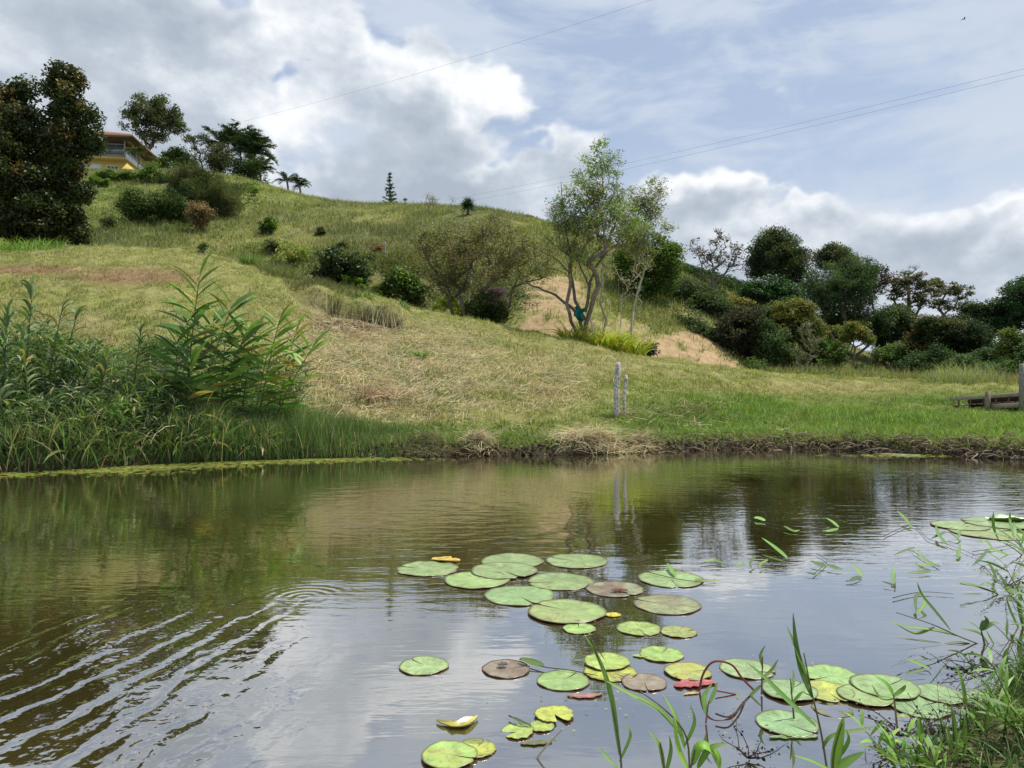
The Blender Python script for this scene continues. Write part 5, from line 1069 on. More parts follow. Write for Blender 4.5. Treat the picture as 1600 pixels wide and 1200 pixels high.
# ---- algae and floating scum
def scum(name, label, pts, col, kind='stuff', z=.006, seed=3, size=(.015, .06)):
    reseed(seed); mb = MB()
    for (pxc, pyc, rx, ry, m_) in pts:
        px = pxc+rng.normal(size=m_)*rx*.5; py = np.maximum(pyc+rng.normal(size=m_)*ry*.5, HOR+20); Y = EYE*F/(py-HOR); x = (px-800)/F*Y
        s = rng.uniform(*size, m_)
        a = np.arange(6)*math.pi/3; v = np.stack([x[:, None]+np.cos(a)*s[:, None]*rng.uniform(.5, 1.6, (m_, 6)), Y[:, None]+np.sin(a)*s[:, None]*rng.uniform(.4, 1.2, (m_, 6)), z+rng.uniform(0, .006, (m_, 1))+0*a], -1)
        mb.add(v.reshape(-1, 3), [(np.arange(m_*6).reshape(m_, 6))], np.repeat(jit(col, m_, .25), 6, 0))
    tag(mb.build(name, M_leaf), label, 'algae', kind=kind)
scum('algae', 'yellow green algae scum floating along the left bank', [(240, 728, 130, 5, 1500), (330, 722, 160, 4, 1400), (480, 718, 160, 3, 1200), (150, 736, 120, 6, 500), (20, 742, 40, 3, 200), (1440, 712, 120, 3, 250)], (.20, .22, .05))
scum('floating_bits', 'tiny floating leaf bits among the grass shoots on the right water', [(1300, 800, 260, 26, 60), (1480, 880, 200, 60, 60), (960, 960, 120, 40, 50), (1040, 1090, 300, 80, 60)], (.25, .26, .12), seed=4, size=(.003, .009))
def pxw(px, py): Y = EYE*F/(py-HOR); return (px-800)/F*Y, Y
def dead_leaf(label, px, py, w, col, seed, bend=None, name='dead_leaf', aspect=.5, z=.004, rot=None, curl=.5):
    reseed(seed); x, y = pxw(px, py); W_ = w/F*y; n = 10; k_ = 6; a0 = rng.uniform(-.3, .3) if rot is None else rot
    bend = rng.uniform(-.12, .12) if bend is None else bend
    v = []
    for i in range(n+1):
        q = i/n; hw = aspect*.5*math.sin(math.pi*min(.95, max(.05, q)))**.55*(1+rng.normal()*.14)
        for j in range(k_+1):
            u_ = j/k_*2-1; lx = (q-.5); ly = u_*hw+bend*((q-.5)**2*4-.5)+rng.normal()*.012; zz = curl*(abs(u_)**2*hw*.8+.25*(q-.5)**2)+.01*math.sin(q*14+u_*5)
            v.append((x+W_*(lx*math.cos(a0)-ly*math.sin(a0)), y+W_*(lx*math.sin(a0)+ly*math.cos(a0)), z+W_*zz*.32))
    f = [(i*(k_+1)+j, (i+1)*(k_+1)+j, (i+1)*(k_+1)+j+1, i*(k_+1)+j+1) for i in range(n) for j in range(k_)]
    c = np.array(col)[None]*rng.uniform(.6, 1.25, (len(v), 1))
    v2 = np.array(v)-[0, 0, .003]
    mb = MB().add(v, [f], c); mb.add(v2, [[q[::-1] for q in f]], c*.9)
    return tag(mb.build(name, M_pad, None, True), label, 'leaf')
dead_leaf('pale curled dead leaf lying on the algae below the ginger plants', 400, 716, 36, (.52, .50, .30), 1, curl=1.2)
dead_leaf('upright green leaf poking from the water in front of the right bank', 1432, 705, 14, (.10, .28, .08), 2, curl=1.5, aspect=.8)
# ================================================================== LILY PADS
PG = (.25, .34, .145)
def pad(label, px, py, w, col=PG, ncol=None, notch=-90, seed=0, order=0, ragged=.008, sink=0.0, tiltx=0.0, curl=.0, ecol=(.12, .09, .045), notchw=4.5, name='lily_pad', spots=.4, fold=0):
    reseed(1000+seed); x, y = pxw(px, py); r = w/F*y/2*.98; nt, nrg = 96, 9
    na = R(notch); th = na+R(notchw)/2+(2*math.pi-R(notchw))*np.arange(nt+1)/nt
    ph = rng.uniform(0, 6.28, 6); edge = 1+.018*np.sin(3*th+ph[0])+.012*np.sin(7*th+ph[1])+ragged*(np.abs(np.sin(5*th+ph[2]))*.3+.2*np.sin(11*th+ph[3])+.12*np.sin(23*th+ph[4])-.15)
    rr = np.linspace(0, 1, nrg)**.8; Rr = rr[None]*np.ones((nt+1, 1)); sl_ = np.clip(np.minimum(th-th[0], th[-1]-th)/.14, 0, 1)
    E = (edge*(.90+.10*sl_**.5))[:, None]; X_ = np.cos(th)[:, None]*Rr*E*r; Yq = np.sin(th)[:, None]*Rr*E*r
    off = rng.uniform(-.06, .06, 2)*r*(1-Rr[..., None]); X_ = X_+off[..., 0]; Yq = Yq+off[..., 1]
    zz = .0035+order*.0032-sink+(Rr**10)*.0035+.0018*np.sin(3*th+ph[5])[:, None]*Rr+.0012*np.sin(9*th+ph[2])[:, None]*Rr**2+tiltx*(X_/r)+curl*Rr**3*(.5+.5*np.sin(2*th+ph[1])[:, None])*r
    if fold: 
        side = np.clip(np.cos(th-fold)[:, None]*Rr-.35, 0, 1); zz = zz+side*r*.8; X_ = X_-side*np.cos(fold)*r*.9; Yq = Yq-side*np.sin(fold)*r*.5
    vein = np.zeros(nt+1); nv = 15
    for k_ in range(nv):
        tk = na+math.pi+(k_-(nv-1)/2)*2*math.pi/nv*.97; dlt = np.abs((th-tk+math.pi) % (2*math.pi)-math.pi); vein = np.maximum(vein, np.exp(-(dlt/.045)**2))
    C = np.array(col)[None, None]*np.ones(Rr.shape+(1,))*(1+.30*(fbm(X_/r+seed, Yq/r, 2.5, 4)[..., None]-.5)*2)
    C = C*(1+.30*(vein[:, None]*(1-Rr*.7))[..., None])
    if ncol is not None:
        wq = sst(fbm(X_/r+seed*3, Yq/r+9, 1.5, 3), .42, .6)[..., None]; C = C*(1-wq)+np.array(ncol)*wq
    if spots: 
        wq = (fbm(X_/r*1+seed*7, Yq/r+4, 7, 2) > .70)[..., None]*spots; C = C*(1-wq)+np.array((.18, .12, .05))*wq
    eg = sst(Rr, .955, 1)[..., None]*.8; C = C*(1-eg)+np.array(ecol)*eg
    V = np.stack([x+X_, y+Yq, zz], -1).reshape(-1, 3); n_ = nrg
    i_ = np.arange(nt)[:, None]; j_ = np.arange(nrg-1)[None]; f = np.stack([i_*n_+j_, i_*n_+j_+1, (i_+1)*n_+j_+1, (i_+1)*n_+j_], -1).reshape(-1, 4)
    mb = MB().add(V, [f], C.reshape(-1, 3))
    V2 = V-[0, 0, .0028]; mb.add(V2, [f[:, ::-1]], np.array((.20, .10, .07)))
    N_ = len(V); e_ = np.arange(nt)*n_+n_-1; rim = np.stack([e_, e_+N_, e_+n_+N_, e_+n_], 1)
    mb.f.append(rim); o = mb.build(name, M_pad, None, True)
    return tag(o, label, 'lily pad', 'floating lily pads')
YP = (.42, .47, .09); BP = (.24, .225, .125); BR = (.21, .155, .115)
pads = [
 ('lily pad with a torn left end below a curled yellow leaf, left end of cluster', 668, 889, 98, PG, None, 165, dict(ragged=.10)),
 ('rear lily pad of the main cluster, half covered by its neighbour', 800, 877, 100, PG, None, -140, dict(order=0)),
 ('lily pad lying on top of two others at the upper left of the cluster', 787, 893, 106, PG, None, -60, dict(order=2)),
 ('wide lily pad under the left side of the overlapping pair', 745, 907, 105, (.29, .41, .15), None, 20, dict(order=1)),
 ('lily pad at the upper right of the cluster lying apart from the overlapping ones', 901, 877, 98, PG, None, 150, {}),
 ('lily pad in the middle of the cluster with its notch facing left', 875, 909, 106, PG, None, -170, {}),
 ('large lily pad in front of the overlapping pair, notch towards the camera', 811, 931, 112, (.25, .38, .16), None, -65, {}),
 ('brownish lily pad with a dark bitten front edge in the middle right', 960, 921, 92, (.30, .33, .19), BR, -60, dict(ecol=(.10, .04, .02))),
 ('lily pad crossed by a fallen grass stem at the upper right', 1048, 905, 104, (.27, .38, .16), None, -90, {}),
 ('olive lily pad with a dark rim at the right of the cluster', 1042, 945, 107, (.27, .30, .15), BP, 150, dict(spots=.5)),
 ('largest lily pad, pale green with a dark slit, at the front of the cluster', 885, 957, 125, (.27, .37, .14), (.32, .38, .15), 140, dict(order=2)),
 ('small plain lily pad tucked under the front of the largest one', 905, 983, 53, (.30, .44, .14), None, 90, {}),
 ('spotted lily pad with a ragged notch right of the small plain one', 998, 983, 70, (.30, .40, .12), None, -80, dict(ragged=.04, spots=.6)),
 ('small blotchy lily pad right of the spotted ragged one', 1060, 988, 57, (.29, .36, .12), (.36, .36, .10), 10, dict(ragged=.05, spots=.5)),
 ('smooth bright round lily pad below the spotted ragged one', 1033, 1023, 70, (.30, .44, .12), None, 60, {}),
 ('lone green lily pad floating left of all the others with a fine slit', 662, 1041, 79, (.29, .40, .17), None, 130, {}),
 ('brown lily pad with a dark dropping on it right of the lone green one', 791, 1046, 77, BR, (.26, .22, .16), 20, dict(ecol=(.07, .04, .03))),
 ('round green lily pad right of the brown one in the lower middle', 880, 1064, 84, (.27, .40, .14), None, 50, {}),
 ('bright yellow green lily pad with a scalloped edge, on a yellowing one', 948, 1037, 74, (.36, .47, .12), None, 100, dict(order=3, ragged=.05)),
 ('yellowing tattered lily pad half hidden under the scalloped one', 953, 1050, 84, YP, (.3, .3, .1), -50, dict(ragged=.12, spots=.6)),
 ('plain grey brown lily pad left of the red leaf', 1006, 1067, 72, (.26, .22, .16), None, -90, dict(ecol=(.1, .05, .04))),
 ('narrow yellow green lily pad touching the red leaf', 1075, 1051, 75, (.34, .40, .12), (.40, .40, .10), 10, dict(order=1)),
 ('green lily pad behind the arching red stalk', 1167, 1046, 86, (.28, .38, .17), None, -30, {}),
 ('large lily pad pierced by an upright shoot right of the red stalk', 1233, 1081, 86, (.24, .36, .16), None, 40, dict(order=2)),
 ('smooth green lily pad behind the yellow pad in the right chain', 1297, 1056, 88, (.27, .42, .14), None, -150, dict(order=0)),
 ('yellow lily pad between two green ones in the right chain', 1292, 1082, 82, YP, (.38, .42, .10), -80, dict(order=1, ragged=.03)),
 ('big green lily pad with a leafy shoot standing on it in the right chain', 1383, 1076, 102, (.26, .38, .15), None, 30, dict(order=3)),
 ('pale lily pad overlapped by the yellow one in the right chain', 1352, 1089, 84, (.27, .37, .14), None, 100, dict(order=2)),
 ('green lily pad right of the big one in the right chain', 1467, 1086, 76, (.25, .37, .16), None, -40, dict(order=1)),
 ('lower front lily pad of the right chain with a dark slit', 1435, 1104, 92, (.24, .36, .16), None, 20, dict(order=0)),
 ('rightmost lily pad of the chain below the overhanging weeds', 1558, 1099, 98, (.22, .32, .14), None, 70, {}),
 ('large lily pad nearest the camera in the lower right middle', 1230, 1131, 96, (.24, .37, .17), None, -50, {}),
 ('yellow lobed small lily pad with a torn upper edge near the bottom', 866, 1119, 62, YP, None, -70, dict(ragged=.14, order=2, notchw=30)),
 ('small tattered lime lily pad tilted beside the yellow lobed one', 808, 1144, 52, (.34, .45, .12), YP, -160, dict(ragged=.12, notchw=40, tiltx=.004)),
 ('small green lily pad under the yellow lobed one', 846, 1136, 40, (.32, .43, .11), YP, 30, dict(ragged=.08)),
 ('big lily pad at the bottom edge with a brown slit, lower left of the pads', 702, 1183, 90, (.30, .43, .12), (.36, .43, .11), -20, dict(order=2)),
 ('yellow decaying lily pad behind the bottom edge one', 742, 1171, 66, YP, (.25, .3, .08), 60, dict(ragged=.10, spots=.8, order=0)),
 ('half sunken murky lily pad below the yellow pad of the right chain', 1300, 1108, 62, (.13, .14, .06), (.2, .2, .08), 0, dict(ragged=.06, sink=.004)),
 ('large far lily pad at the right edge of the picture', 1560, 818, 104, (.26, .36, .15), None, 160, dict(order=2)),
 ('far lily pad at the right with curled brown edge, left of the largest far one', 1500, 822, 84, (.28, .37, .15), None, 40, dict(order=1)),
 ('far lily pad overlapping in front of the two at the right edge', 1545, 833, 110, (.29, .36, .15), (.30, .35, .12), 100, dict(order=0)),
 ('small lily pad far off close to the right bank', 1405, 711, 60, (.30, .34, .22), None, 0, {}),
]
for i, (lb, px, py, w, c1_, c2_, no, kw) in enumerate(pads): pad(lb, px, py, w, c1_, c2_, no, i+1, **kw)
dead_leaf('curled yellow brown leaf sticking up behind the leftmost pad of the cluster', 696, 877, 46, (.58, .42, .09), 11, curl=1.3)
dead_leaf('yellow sunken leaf fragment between the largest pad and the spotted one', 957, 962, 26, (.60, .52, .08), 12, aspect=.8)
dead_leaf('crescent shaped yellow olive leaf curling on the water at lower left', 716, 1131, 66, (.42, .38, .10), 13, bend=.34, curl=1.8, aspect=.34)
dead_leaf('folded red pink lily leaf lying under the arching stalk', 1085, 1070, 68, (.42, .12, .12), 14, aspect=.45, curl=.6)
dead_leaf('long pinkish brown leaf below the round green pad', 914, 1088, 56, (.34, .17, .14), 15, aspect=.28)
dead_leaf('edge on green leaf sheath floating in front of the nearest large pad', 1240, 1153, 78, (.15, .24, .08), 16, aspect=.16)
dead_leaf('small yellow brown rolled leaf under the red pink leaf', 1080, 1085, 26, (.5, .38, .14), 17, aspect=.3)
dead_leaf('green folded leaf standing on the far pads at the right edge', 1575, 815, 60, (.17, .30, .07), 18, curl=2.2, aspect=.5)
dead_leaf('brown rolled leaf lying on the left far pad', 1500, 815, 38, (.18, .11, .07), 19, aspect=.2)
dead_leaf('pale green torn leaf beside the smooth bright round pad', 1000, 1026, 22, (.34, .42, .14), 20, aspect=.6)
dead_leaf('olive sunken leaf near the yellow lobed pad at the bottom', 838, 1162, 50, (.16, .16, .07), 21, aspect=.3)
dead_leaf('dark red brown leaf scrap on the front edge of the brownish pad', 968, 926, 26, (.20, .05, .02), 22, aspect=.5, z=.02)
dead_leaf('grey brown lump of mud on the brown lily pad', 786, 1044, 16, (.10, .085, .07), 23, name='mud_lump', aspect=.7, z=.02, curl=1.2)
# ================================================================== SHOOTS AND STEMS IN THE WATER
GS = (.13, .23, .05); DS = (.075, .12, .045)
def curve(P, n=18):
    P = np.array(P, float); k_ = len(P); tq = np.linspace(0, k_-1, n)
    out = []
    for t_q in tq:
        i = min(int(t_q), k_-2); f = t_q-i; p0 = P[max(i-1, 0)]; p1 = P[i]; p2 = P[i+1]; p3 = P[min(i+2, k_-1)]
        out.append(.5*((2*p1)+(-p0+p2)*f+(2*p0-5*p1+4*p2-p3)*f*f+(-p0+3*p1-3*p2+p3)*f**3))
    return np.array(out)
def strap(mb, pts, w, col, prof='lance', n=12, up=(0, -.5, 1)):
    """one leaf blade along a curve, with a shallow keel and real width"""
    C = curve(pts, n+1); T = np.gradient(C, axis=0); T /= np.linalg.norm(T, axis=1)[:, None]+1e-9
    s = np.cross(T, np.array(up)/np.linalg.norm(up)); s /= np.linalg.norm(s, axis=1)[:, None]+1e-9; nn = np.cross(s, T)
    q = np.linspace(0, 1, n+1)
    hw = w/2*(np.sin(np.pi*np.clip(q, .02, .985)**.7)**.8 if prof == 'lance' else (1-q**2.2)*.97+.03)
    a = C+s*hw[:, None]+nn*hw[:, None]*.3; b = C-s*hw[:, None]+nn*hw[:, None]*.3
    V = np.stack([a, C, b], 1).reshape(-1, 3); f = []
    for i in range(n):
        f += [(i*3, i*3+1, i*3+4, i*3+3), (i*3+1, i*3+2, i*3+5, i*3+4)]
    c = np.array(col)[None]*np.array([1, 1.2, 1])[None].repeat(n+1, 0).reshape(-1)[:, None]
    mb.add(V, [f], c)
def Pp(px, py, Y): return w3(px, py, Y)
def shoot(label, stem_pts, leaves_, Y, seed, r=.0045, scol=(.16, .15, .07), lcol=GS, name='grass_shoot', cat='shoot', group='grass shoots growing out of the pond', lw=1.22, flat=False):
    """stem points are (px, py[, dY]); the foot stands in the water or bank at depth Y"""
    reseed(seed); wy = lambda v: .99*EYE*F/(v-HOR)
    q = [Pp(p[0], p[1], wy(p[1]) if flat else Y+(p[2] if len(p) > 2 else 0)) for p in stem_pts]; base = q[0].copy()
    root = thing(name, label, cat, base, group)
    C = curve(q, 14); sb = MB().tube(C, np.linspace(r, r*.5, 14), scol, 6); sb.build('stem', M_gloss, root)
    for lf in leaves_:
        pts, w = lf[0], lf[1]; colr = lf[2] if len(lf) > 2 else lcol
        yb = wy(max(p[1] for p in pts)) if flat else Y
        L = [Pp(p[0], p[1], (yb+.65*(wy(p[1])-yb)) if flat else Y+(p[2] if len(p) > 2 else 0)) for p in pts]
        mb = MB(); strap(mb, L, w*lw, np.array(colr)*rng.uniform(.85, 1.15)); mb.build('leaf', M_gloss, root, True)
    return root
# foreground shoots (foot Y from where each meets the water or shore)
shoot('long upright grass blade pair rising in front of the lower middle pads', [(972, 1215), (966, 1150), (945, 1060), (925, 1000)], [([(968, 1180), (955, 1090), (935, 1030), (912, 990)], .022), ([(968, 1190), (985, 1150), (975, 1130)], .012), ([(965, 1200), (945, 1180), (937, 1168)], .014, (.2, .35, .08))], 2.85, 1, lw=1)
shoot('tall two bladed grass shoot rising high over the water right of centre', [(1292, 1200), (1282, 1140), (1268, 1080), (1256, 1020)], [([(1268, 1090), (1252, 1050), (1243, 1005), (1239, 958)], .022, (.10, .19, .05)), ([(1264, 1070), (1250, 1030), (1238, 1000), (1229, 978)], .016, (.19, .32, .09)), ([(1275, 1135), (1225, 1090), (1195, 1060), (1168, 1036)], .024, (.10, .20, .05)), ([(1285, 1170), (1300, 1150), (1345, 1140), (1373, 1135)], .013)], 2.9, 2)
shoot('bright grass shoot with broad lower blades at the bottom right of centre', [(1300, 1215), (1304, 1170), (1316, 1130)], [([(1302, 1205), (1310, 1160), (1318, 1120)], .03, (.20, .36, .06)), ([(1305, 1205), (1325, 1190), (1350, 1175)], .028), ([(1300, 1205), (1270, 1190), (1240, 1180)], .012), ([(1306, 1190), (1325, 1160), (1322, 1140)], .012)], 2.75, 3)
shoot('leafy weed sprout standing up from the right chain of pads', [(1402, 1140), (1398, 1100), (1396, 1085)], [([(1396, 1088), (1385, 1070), (1368, 1057)], .024, (.13, .27, .05)), ([(1396, 1088), (1410, 1078), (1415, 1070)], .016), ([(1396, 1092), (1375, 1090), (1362, 1070)], .018, (.12, .2, .05)), ([(1401, 1120), (1415, 1118), (1428, 1128)], .014, (.28, .34, .12))], 3.2, 4, r=.005, scol=(.30, .24, .12), cat='sprout')
shoot('upright shoot piercing the large pad right of the red stalk', [(1241, 1128), (1238, 1095), (1235, 1060)], [([(1238, 1100), (1250, 1085), (1258, 1080)], .012), ([(1236, 1085), (1240, 1060), (1238, 1045)], .012, (.28, .40, .2))], 3.35, 5, scol=(.2, .13, .08))
shoot('small shoot standing on the green pad behind the red stalk', [(1190, 1085), (1191, 1050), (1192, 1025)], [([(1192, 1045), (1188, 1025), (1196, 1008)], .012), ([(1191, 1060), (1205, 1048), (1216, 1030)], .014, (.2, .24, .1)), ([(1190, 1070), (1175, 1085), (1165, 1095)], .014)], 3.6, 6, scol=(.2, .12, .08))
shoot('left shoot of the bottom right thicket with a forked top', [(1078, 1215), (1072, 1150), (1040, 1110), (1000, 1080)], [([(1065, 1150), (1030, 1110), (985, 1085), (940, 1060)], .02, (.14, .24, .06)), ([(1070, 1165), (1085, 1130), (1078, 1100)], .012), ([(1070, 1170), (1055, 1120), (1036, 1085)], .016, (.22, .36, .08))], 2.85, 7)
shoot('broad twisted blade shoot at the bottom edge left of the bright one', [(1075, 1212), (1082, 1190), (1086, 1170)], [([(1082, 1195), (1095, 1165), (1120, 1180), (1124, 1205)], .03, (.20, .38, .05)), ([(1076, 1205), (1060, 1170), (1052, 1120)], .018, (.22, .38, .07)), ([(1090, 1200), (1110, 1170), (1138, 1162)], .02)], 2.72, 8)
shoot('small pale shoot with two leaves standing left of the red stalk foot', [(1103, 1130), (1106, 1105), (1108, 1095)], [([(1104, 1118), (1100, 1090), (1113, 1068)], .02, (.24, .40, .14)), ([(1108, 1100), (1116, 1082), (1121, 1066)], .014, (.26, .42, .12))], 3.3, 9, scol=(.3, .14, .14))
shoot('slim blade shoot standing right of the chain of pads', [(1515, 1180), (1512, 1130), (1505, 1090)], [([(1510, 1105), (1502, 1065), (1492, 1036)], .018, (.16, .28, .06)), ([(1512, 1130), (1520, 1110), (1518, 1100)], .01)], 3.0, 10)
shoot('short bright blade pair at the bottom right of the chain', [(1492, 1200), (1490, 1150), (1487, 1110)], [([(1492, 1160), (1490, 1125), (1486, 1104)], .016, (.22, .38, .08)), ([(1505, 1200), (1508, 1150), (1506, 1115)], .014, (.2, .34, .07)), ([(1490, 1190), (1470, 1170), (1450, 1165)], .012)], 2.85, 11)
shoot('long stem arching left over the water from the right bank with many blades', [(1600, 1030, -.2), (1545, 1012), (1500, 995), (1455, 975), (1400, 957)], [
  ([(1485, 985), (1460, 955), (1440, 930), (1433, 910)], .028, (.09, .16, .05)), ([(1500, 995), (1460, 985), (1420, 980), (1387, 970)], .02), ([(1460, 980), (1430, 990), (1400, 975)], .018, (.14, .24, .06)),
  ([(1470, 1005), (1430, 1000), (1400, 997)], .012, DS), ([(1530, 1012), (1500, 1005), (1470, 1008)], .02, DS), ([(1545, 1010), (1530, 990), (1500, 982)], .02), ([(1560, 1020), (1548, 1000), (1541, 985)], .018), ([(1480, 1012), (1460, 1020), (1440, 1040)], .03, (.07, .10, .04)),
  ([(1570, 1030), (1590, 1045), (1600, 1060)], .02)], 4.3, 12, r=.005)
shoot('weed with paired dark leaves standing above the right bank edge', [(1545, 1040), (1538, 1005), (1533, 985)], [([(1533, 985), (1540, 970), (1537, 962)], .03, (.07, .13, .04)), ([(1535, 985), (1550, 975), (1562, 974)], .022, (.08, .14, .04)), ([(1533, 985), (1520, 975), (1512, 972)], .012)], 4.3, 13, r=.007, scol=(.16, .13, .07), cat='weed', name='leafy_weed')
shoot('branching grass stem reaching left from the right edge below the far pads', [(1610, 960), (1570, 935), (1540, 920), (1500, 912)], [([(1590, 945), (1575, 920), (1568, 912)], .03), ([(1575, 940), (1530, 930), (1495, 930)], .024, DS), ([(1550, 925), (1520, 915), (1495, 910)], .024), ([(1560, 930), (1545, 912), (1530, 915)], .02), ([(1600, 960), (1598, 990), (1597, 1008)], .012, DS)], 5.3, 14, r=.006)
shoot('thin stalk with seed head leaning over the water near the far right', [(1600, 870), (1585, 858), (1560, 845), (1530, 838)], [([(1600, 862), (1590, 845), (1580, 835)], .03), ([(1590, 875), (1560, 862), (1540, 860)], .03, (.13, .26, .05)), ([(1600, 880), (1580, 870), (1560, 868)], .02), ([(1560, 845), (1552, 825), (1552, 800)], .03), ([(1600, 850), (1580, 825), (1578, 800)], .035, (.14, .28, .06))], 6.5, 15, r=.005)
shoot('second long arching stem just below the many bladed one at the right', [(1612, 1075, -.2), (1560, 1048), (1510, 1035), (1470, 1030)], [([(1560, 1050), (1530, 1025), (1505, 1022)], .02), ([(1530, 1040), (1500, 1046), (1465, 1044)], .02, DS), ([(1580, 1058), (1570, 1030), (1575, 1012)], .022, (.15, .28, .06)), ([(1515, 1036), (1500, 1020), (1480, 1016)], .016)], 3.9, 21)
shoot('blade cluster rising at the right edge beside the far weeds', [(1605, 1010), (1598, 975), (1590, 945)], [([(1600, 1000), (1580, 960), (1572, 935)], .026), ([(1600, 990), (1592, 950), (1597, 920)], .026, (.16, .3, .07)), ([(1598, 995), (1570, 985), (1548, 982)], .022)], 4.6, 22)
shoot('long blade pair leaning left from the near shore weeds', [(1560, 1200), (1545, 1150), (1535, 1120)], [([(1548, 1160), (1520, 1120), (1498, 1108)], .02, (.17, .3, .07)), ([(1540, 1140), (1548, 1095), (1540, 1062)], .02), ([(1555, 1180), (1520, 1165), (1490, 1172)], .018)], 2.95, 23)
shoot('low arching blades at the bottom edge near the right corner', [(1440, 1215), (1432, 1180), (1425, 1160)], [([(1435, 1195), (1410, 1160), (1385, 1160)], .018, (.18, .33, .07)), ([(1432, 1185), (1440, 1150), (1436, 1118)], .016), ([(1438, 1200), (1465, 1175), (1480, 1185)], .018)], 2.8, 24)
shoot('fine upright blades at the bottom edge left of the broad twisted one', [(1040, 1215), (1036, 1185), (1032, 1160)], [([(1038, 1205), (1030, 1165), (1012, 1140)], .014, (.18, .32, .07)), ([(1040, 1210), (1048, 1175), (1046, 1150)], .012)], 2.75, 25)
# half submerged runners on the right water: stem plus blades, each its own
run = [
 ('long runner with dark blades floating left of the far pads', [(1380, 838), (1425, 820), (1450, 842), (1480, 850), (1530, 870)], [([(1425, 825), (1412, 808), (1401, 798)], .03), ([(1455, 842), (1480, 832), (1500, 845)], .024, DS), ([(1430, 855), (1410, 862), (1396, 868)], .02, DS), ([(1480, 852), (1466, 835), (1462, 818)], .03), ([(1500, 850), (1497, 870), (1494, 860)], .02)], 7.3),
 ('runner with a forked blade floating in the reflection of the dark trees', [(1175, 870), (1195, 872), (1215, 880), (1230, 884)], [([(1230, 872), (1210, 855), (1190, 840)], .034, (.14, .27, .06)), ([(1180, 868), (1172, 880), (1175, 890)], .02, DS), ([(1200, 875), (1188, 882), (1190, 890)], .02)], 6.2),
 ('runner with two rounded floating leaves in the middle of the right water', [(1270, 898), (1285, 885), (1292, 875), (1275, 865)], [([(1290, 885), (1278, 882), (1266, 876)], .05, (.10, .15, .06)), ([(1292, 882), (1305, 888), (1318, 890)], .04, (.10, .16, .06)), ([(1260, 895), (1275, 898), (1285, 898)], .02, DS)], 5.9),
 ('bent blade standing from the water right of the two rounded leaves', [(1322, 908), (1338, 905), (1346, 900)], [([(1346, 900), (1338, 888), (1326, 883)], .03, (.2, .3, .1)), ([(1346, 901), (1335, 905), (1325, 909)], .03, DS)], 5.7),
 ('upright pale blade with its reflection left of the arching stem', [(1398, 918), (1399, 905), (1398, 890)], [([(1398, 912), (1395, 900), (1399, 886)], .028, (.19, .31, .12)), ([(1400, 916), (1388, 912), (1377, 908)], .02, DS)], 5.55),
 ('low runner with green blades pointing left in the upper right water', [(1468, 885), (1440, 870), (1425, 860)], [([(1465, 885), (1445, 875), (1430, 858)], .03, (.16, .27, .07)), ([(1455, 892), (1435, 895), (1415, 895)], .03, DS), ([(1465, 885), (1445, 882), (1430, 883)], .018)], 6.0),
 ('tiny runner with a green tip far left in the tree reflection', [(1190, 815), (1210, 820), (1240, 825)], [([(1195, 814), (1185, 810), (1178, 809)], .05, (.2, .34, .1)), ([(1225, 822), (1240, 830), (1250, 828)], .03)], 8),
 ('green tipped blade sprig floating right of the tiny runner', [(1290, 826), (1310, 825), (1330, 823)], [([(1310, 824), (1300, 815), (1290, 809)], .035, (.17, .3, .08)), ([(1310, 826), (1295, 830), (1285, 829)], .03)], 7.6),
 ('short blades floating at the edge of the arching stem', [(1440, 1040), (1450, 1040), (1455, 1046)], [([(1452, 1045), (1432, 1036), (1414, 1028)], .02, (.16, .28, .07)), ([(1446, 1046), (1430, 1050), (1414, 1054)], .018, DS)], 3.95),
 ('dark bladed runner in the upper right between pads and bank', [(1395, 934), (1440, 925), (1490, 928)], [([(1440, 925), (1430, 935), (1432, 960)], .02, DS), ([(1432, 960), (1445, 940), (1432, 912)], .02)], 5.2),
 ('runner with dark drooping blades just below the far pads', [(1520, 862), (1545, 858), (1590, 850)], [([(1545, 858), (1530, 875), (1518, 885)], .02, DS), ([(1550, 858), (1540, 845), (1525, 848)], .026), ([(1495, 845), (1500, 830), (1496, 828)], .02)], 6.7),
 ('floating leaf and stem left of the two rounded leaves, half under water', [(1095, 880), (1115, 878), (1135, 882)], [([(1100, 878), (1118, 876), (1130, 881)], .035, (.10, .17, .06)), ([(1150, 884), (1160, 881), (1165, 884)], .02)], 6.2),
 ('grass stem lying across the lily pad at the upper right of the cluster', [(1010, 893), (1050, 903), (1085, 908), (1118, 905)], [([(1085, 906), (1105, 908), (1125, 907)], .03, (.15, .2, .07)), ([(1055, 900), (1048, 888), (1043, 880)], .028, (.14, .26, .06))], 5.75),
 ('green bud stem floating across from the brown pad to the round green one', [(812, 1030), (850, 1042), (890, 1047), (935, 1056)], [([(850, 1041), (828, 1034), (812, 1028)], .035, (.12, .19, .06))], 3.98),
 ('thin blade stem lying in the water left of the tattered lime pad', [(795, 1118), (815, 1128), (830, 1134)], [([(800, 1120), (815, 1128), (832, 1134)], .012, DS)], 3.32),
 ('pale dead stick slanting out of the water at the bottom centre', [(825, 1205), (850, 1170), (880, 1138)], [], 3.0),
]
for i, (lb, st, lv, Yq) in enumerate(run): shoot(lb, st, lv, Yq, 40+i, flat=i != len(run)-1, r=.0035 if i != len(run)-1 else .006, name='water_grass', cat='water grass', group='grass runners floating on the pond', scol=(.09, .07, .045) if i != len(run)-1 else (.42, .38, .3))
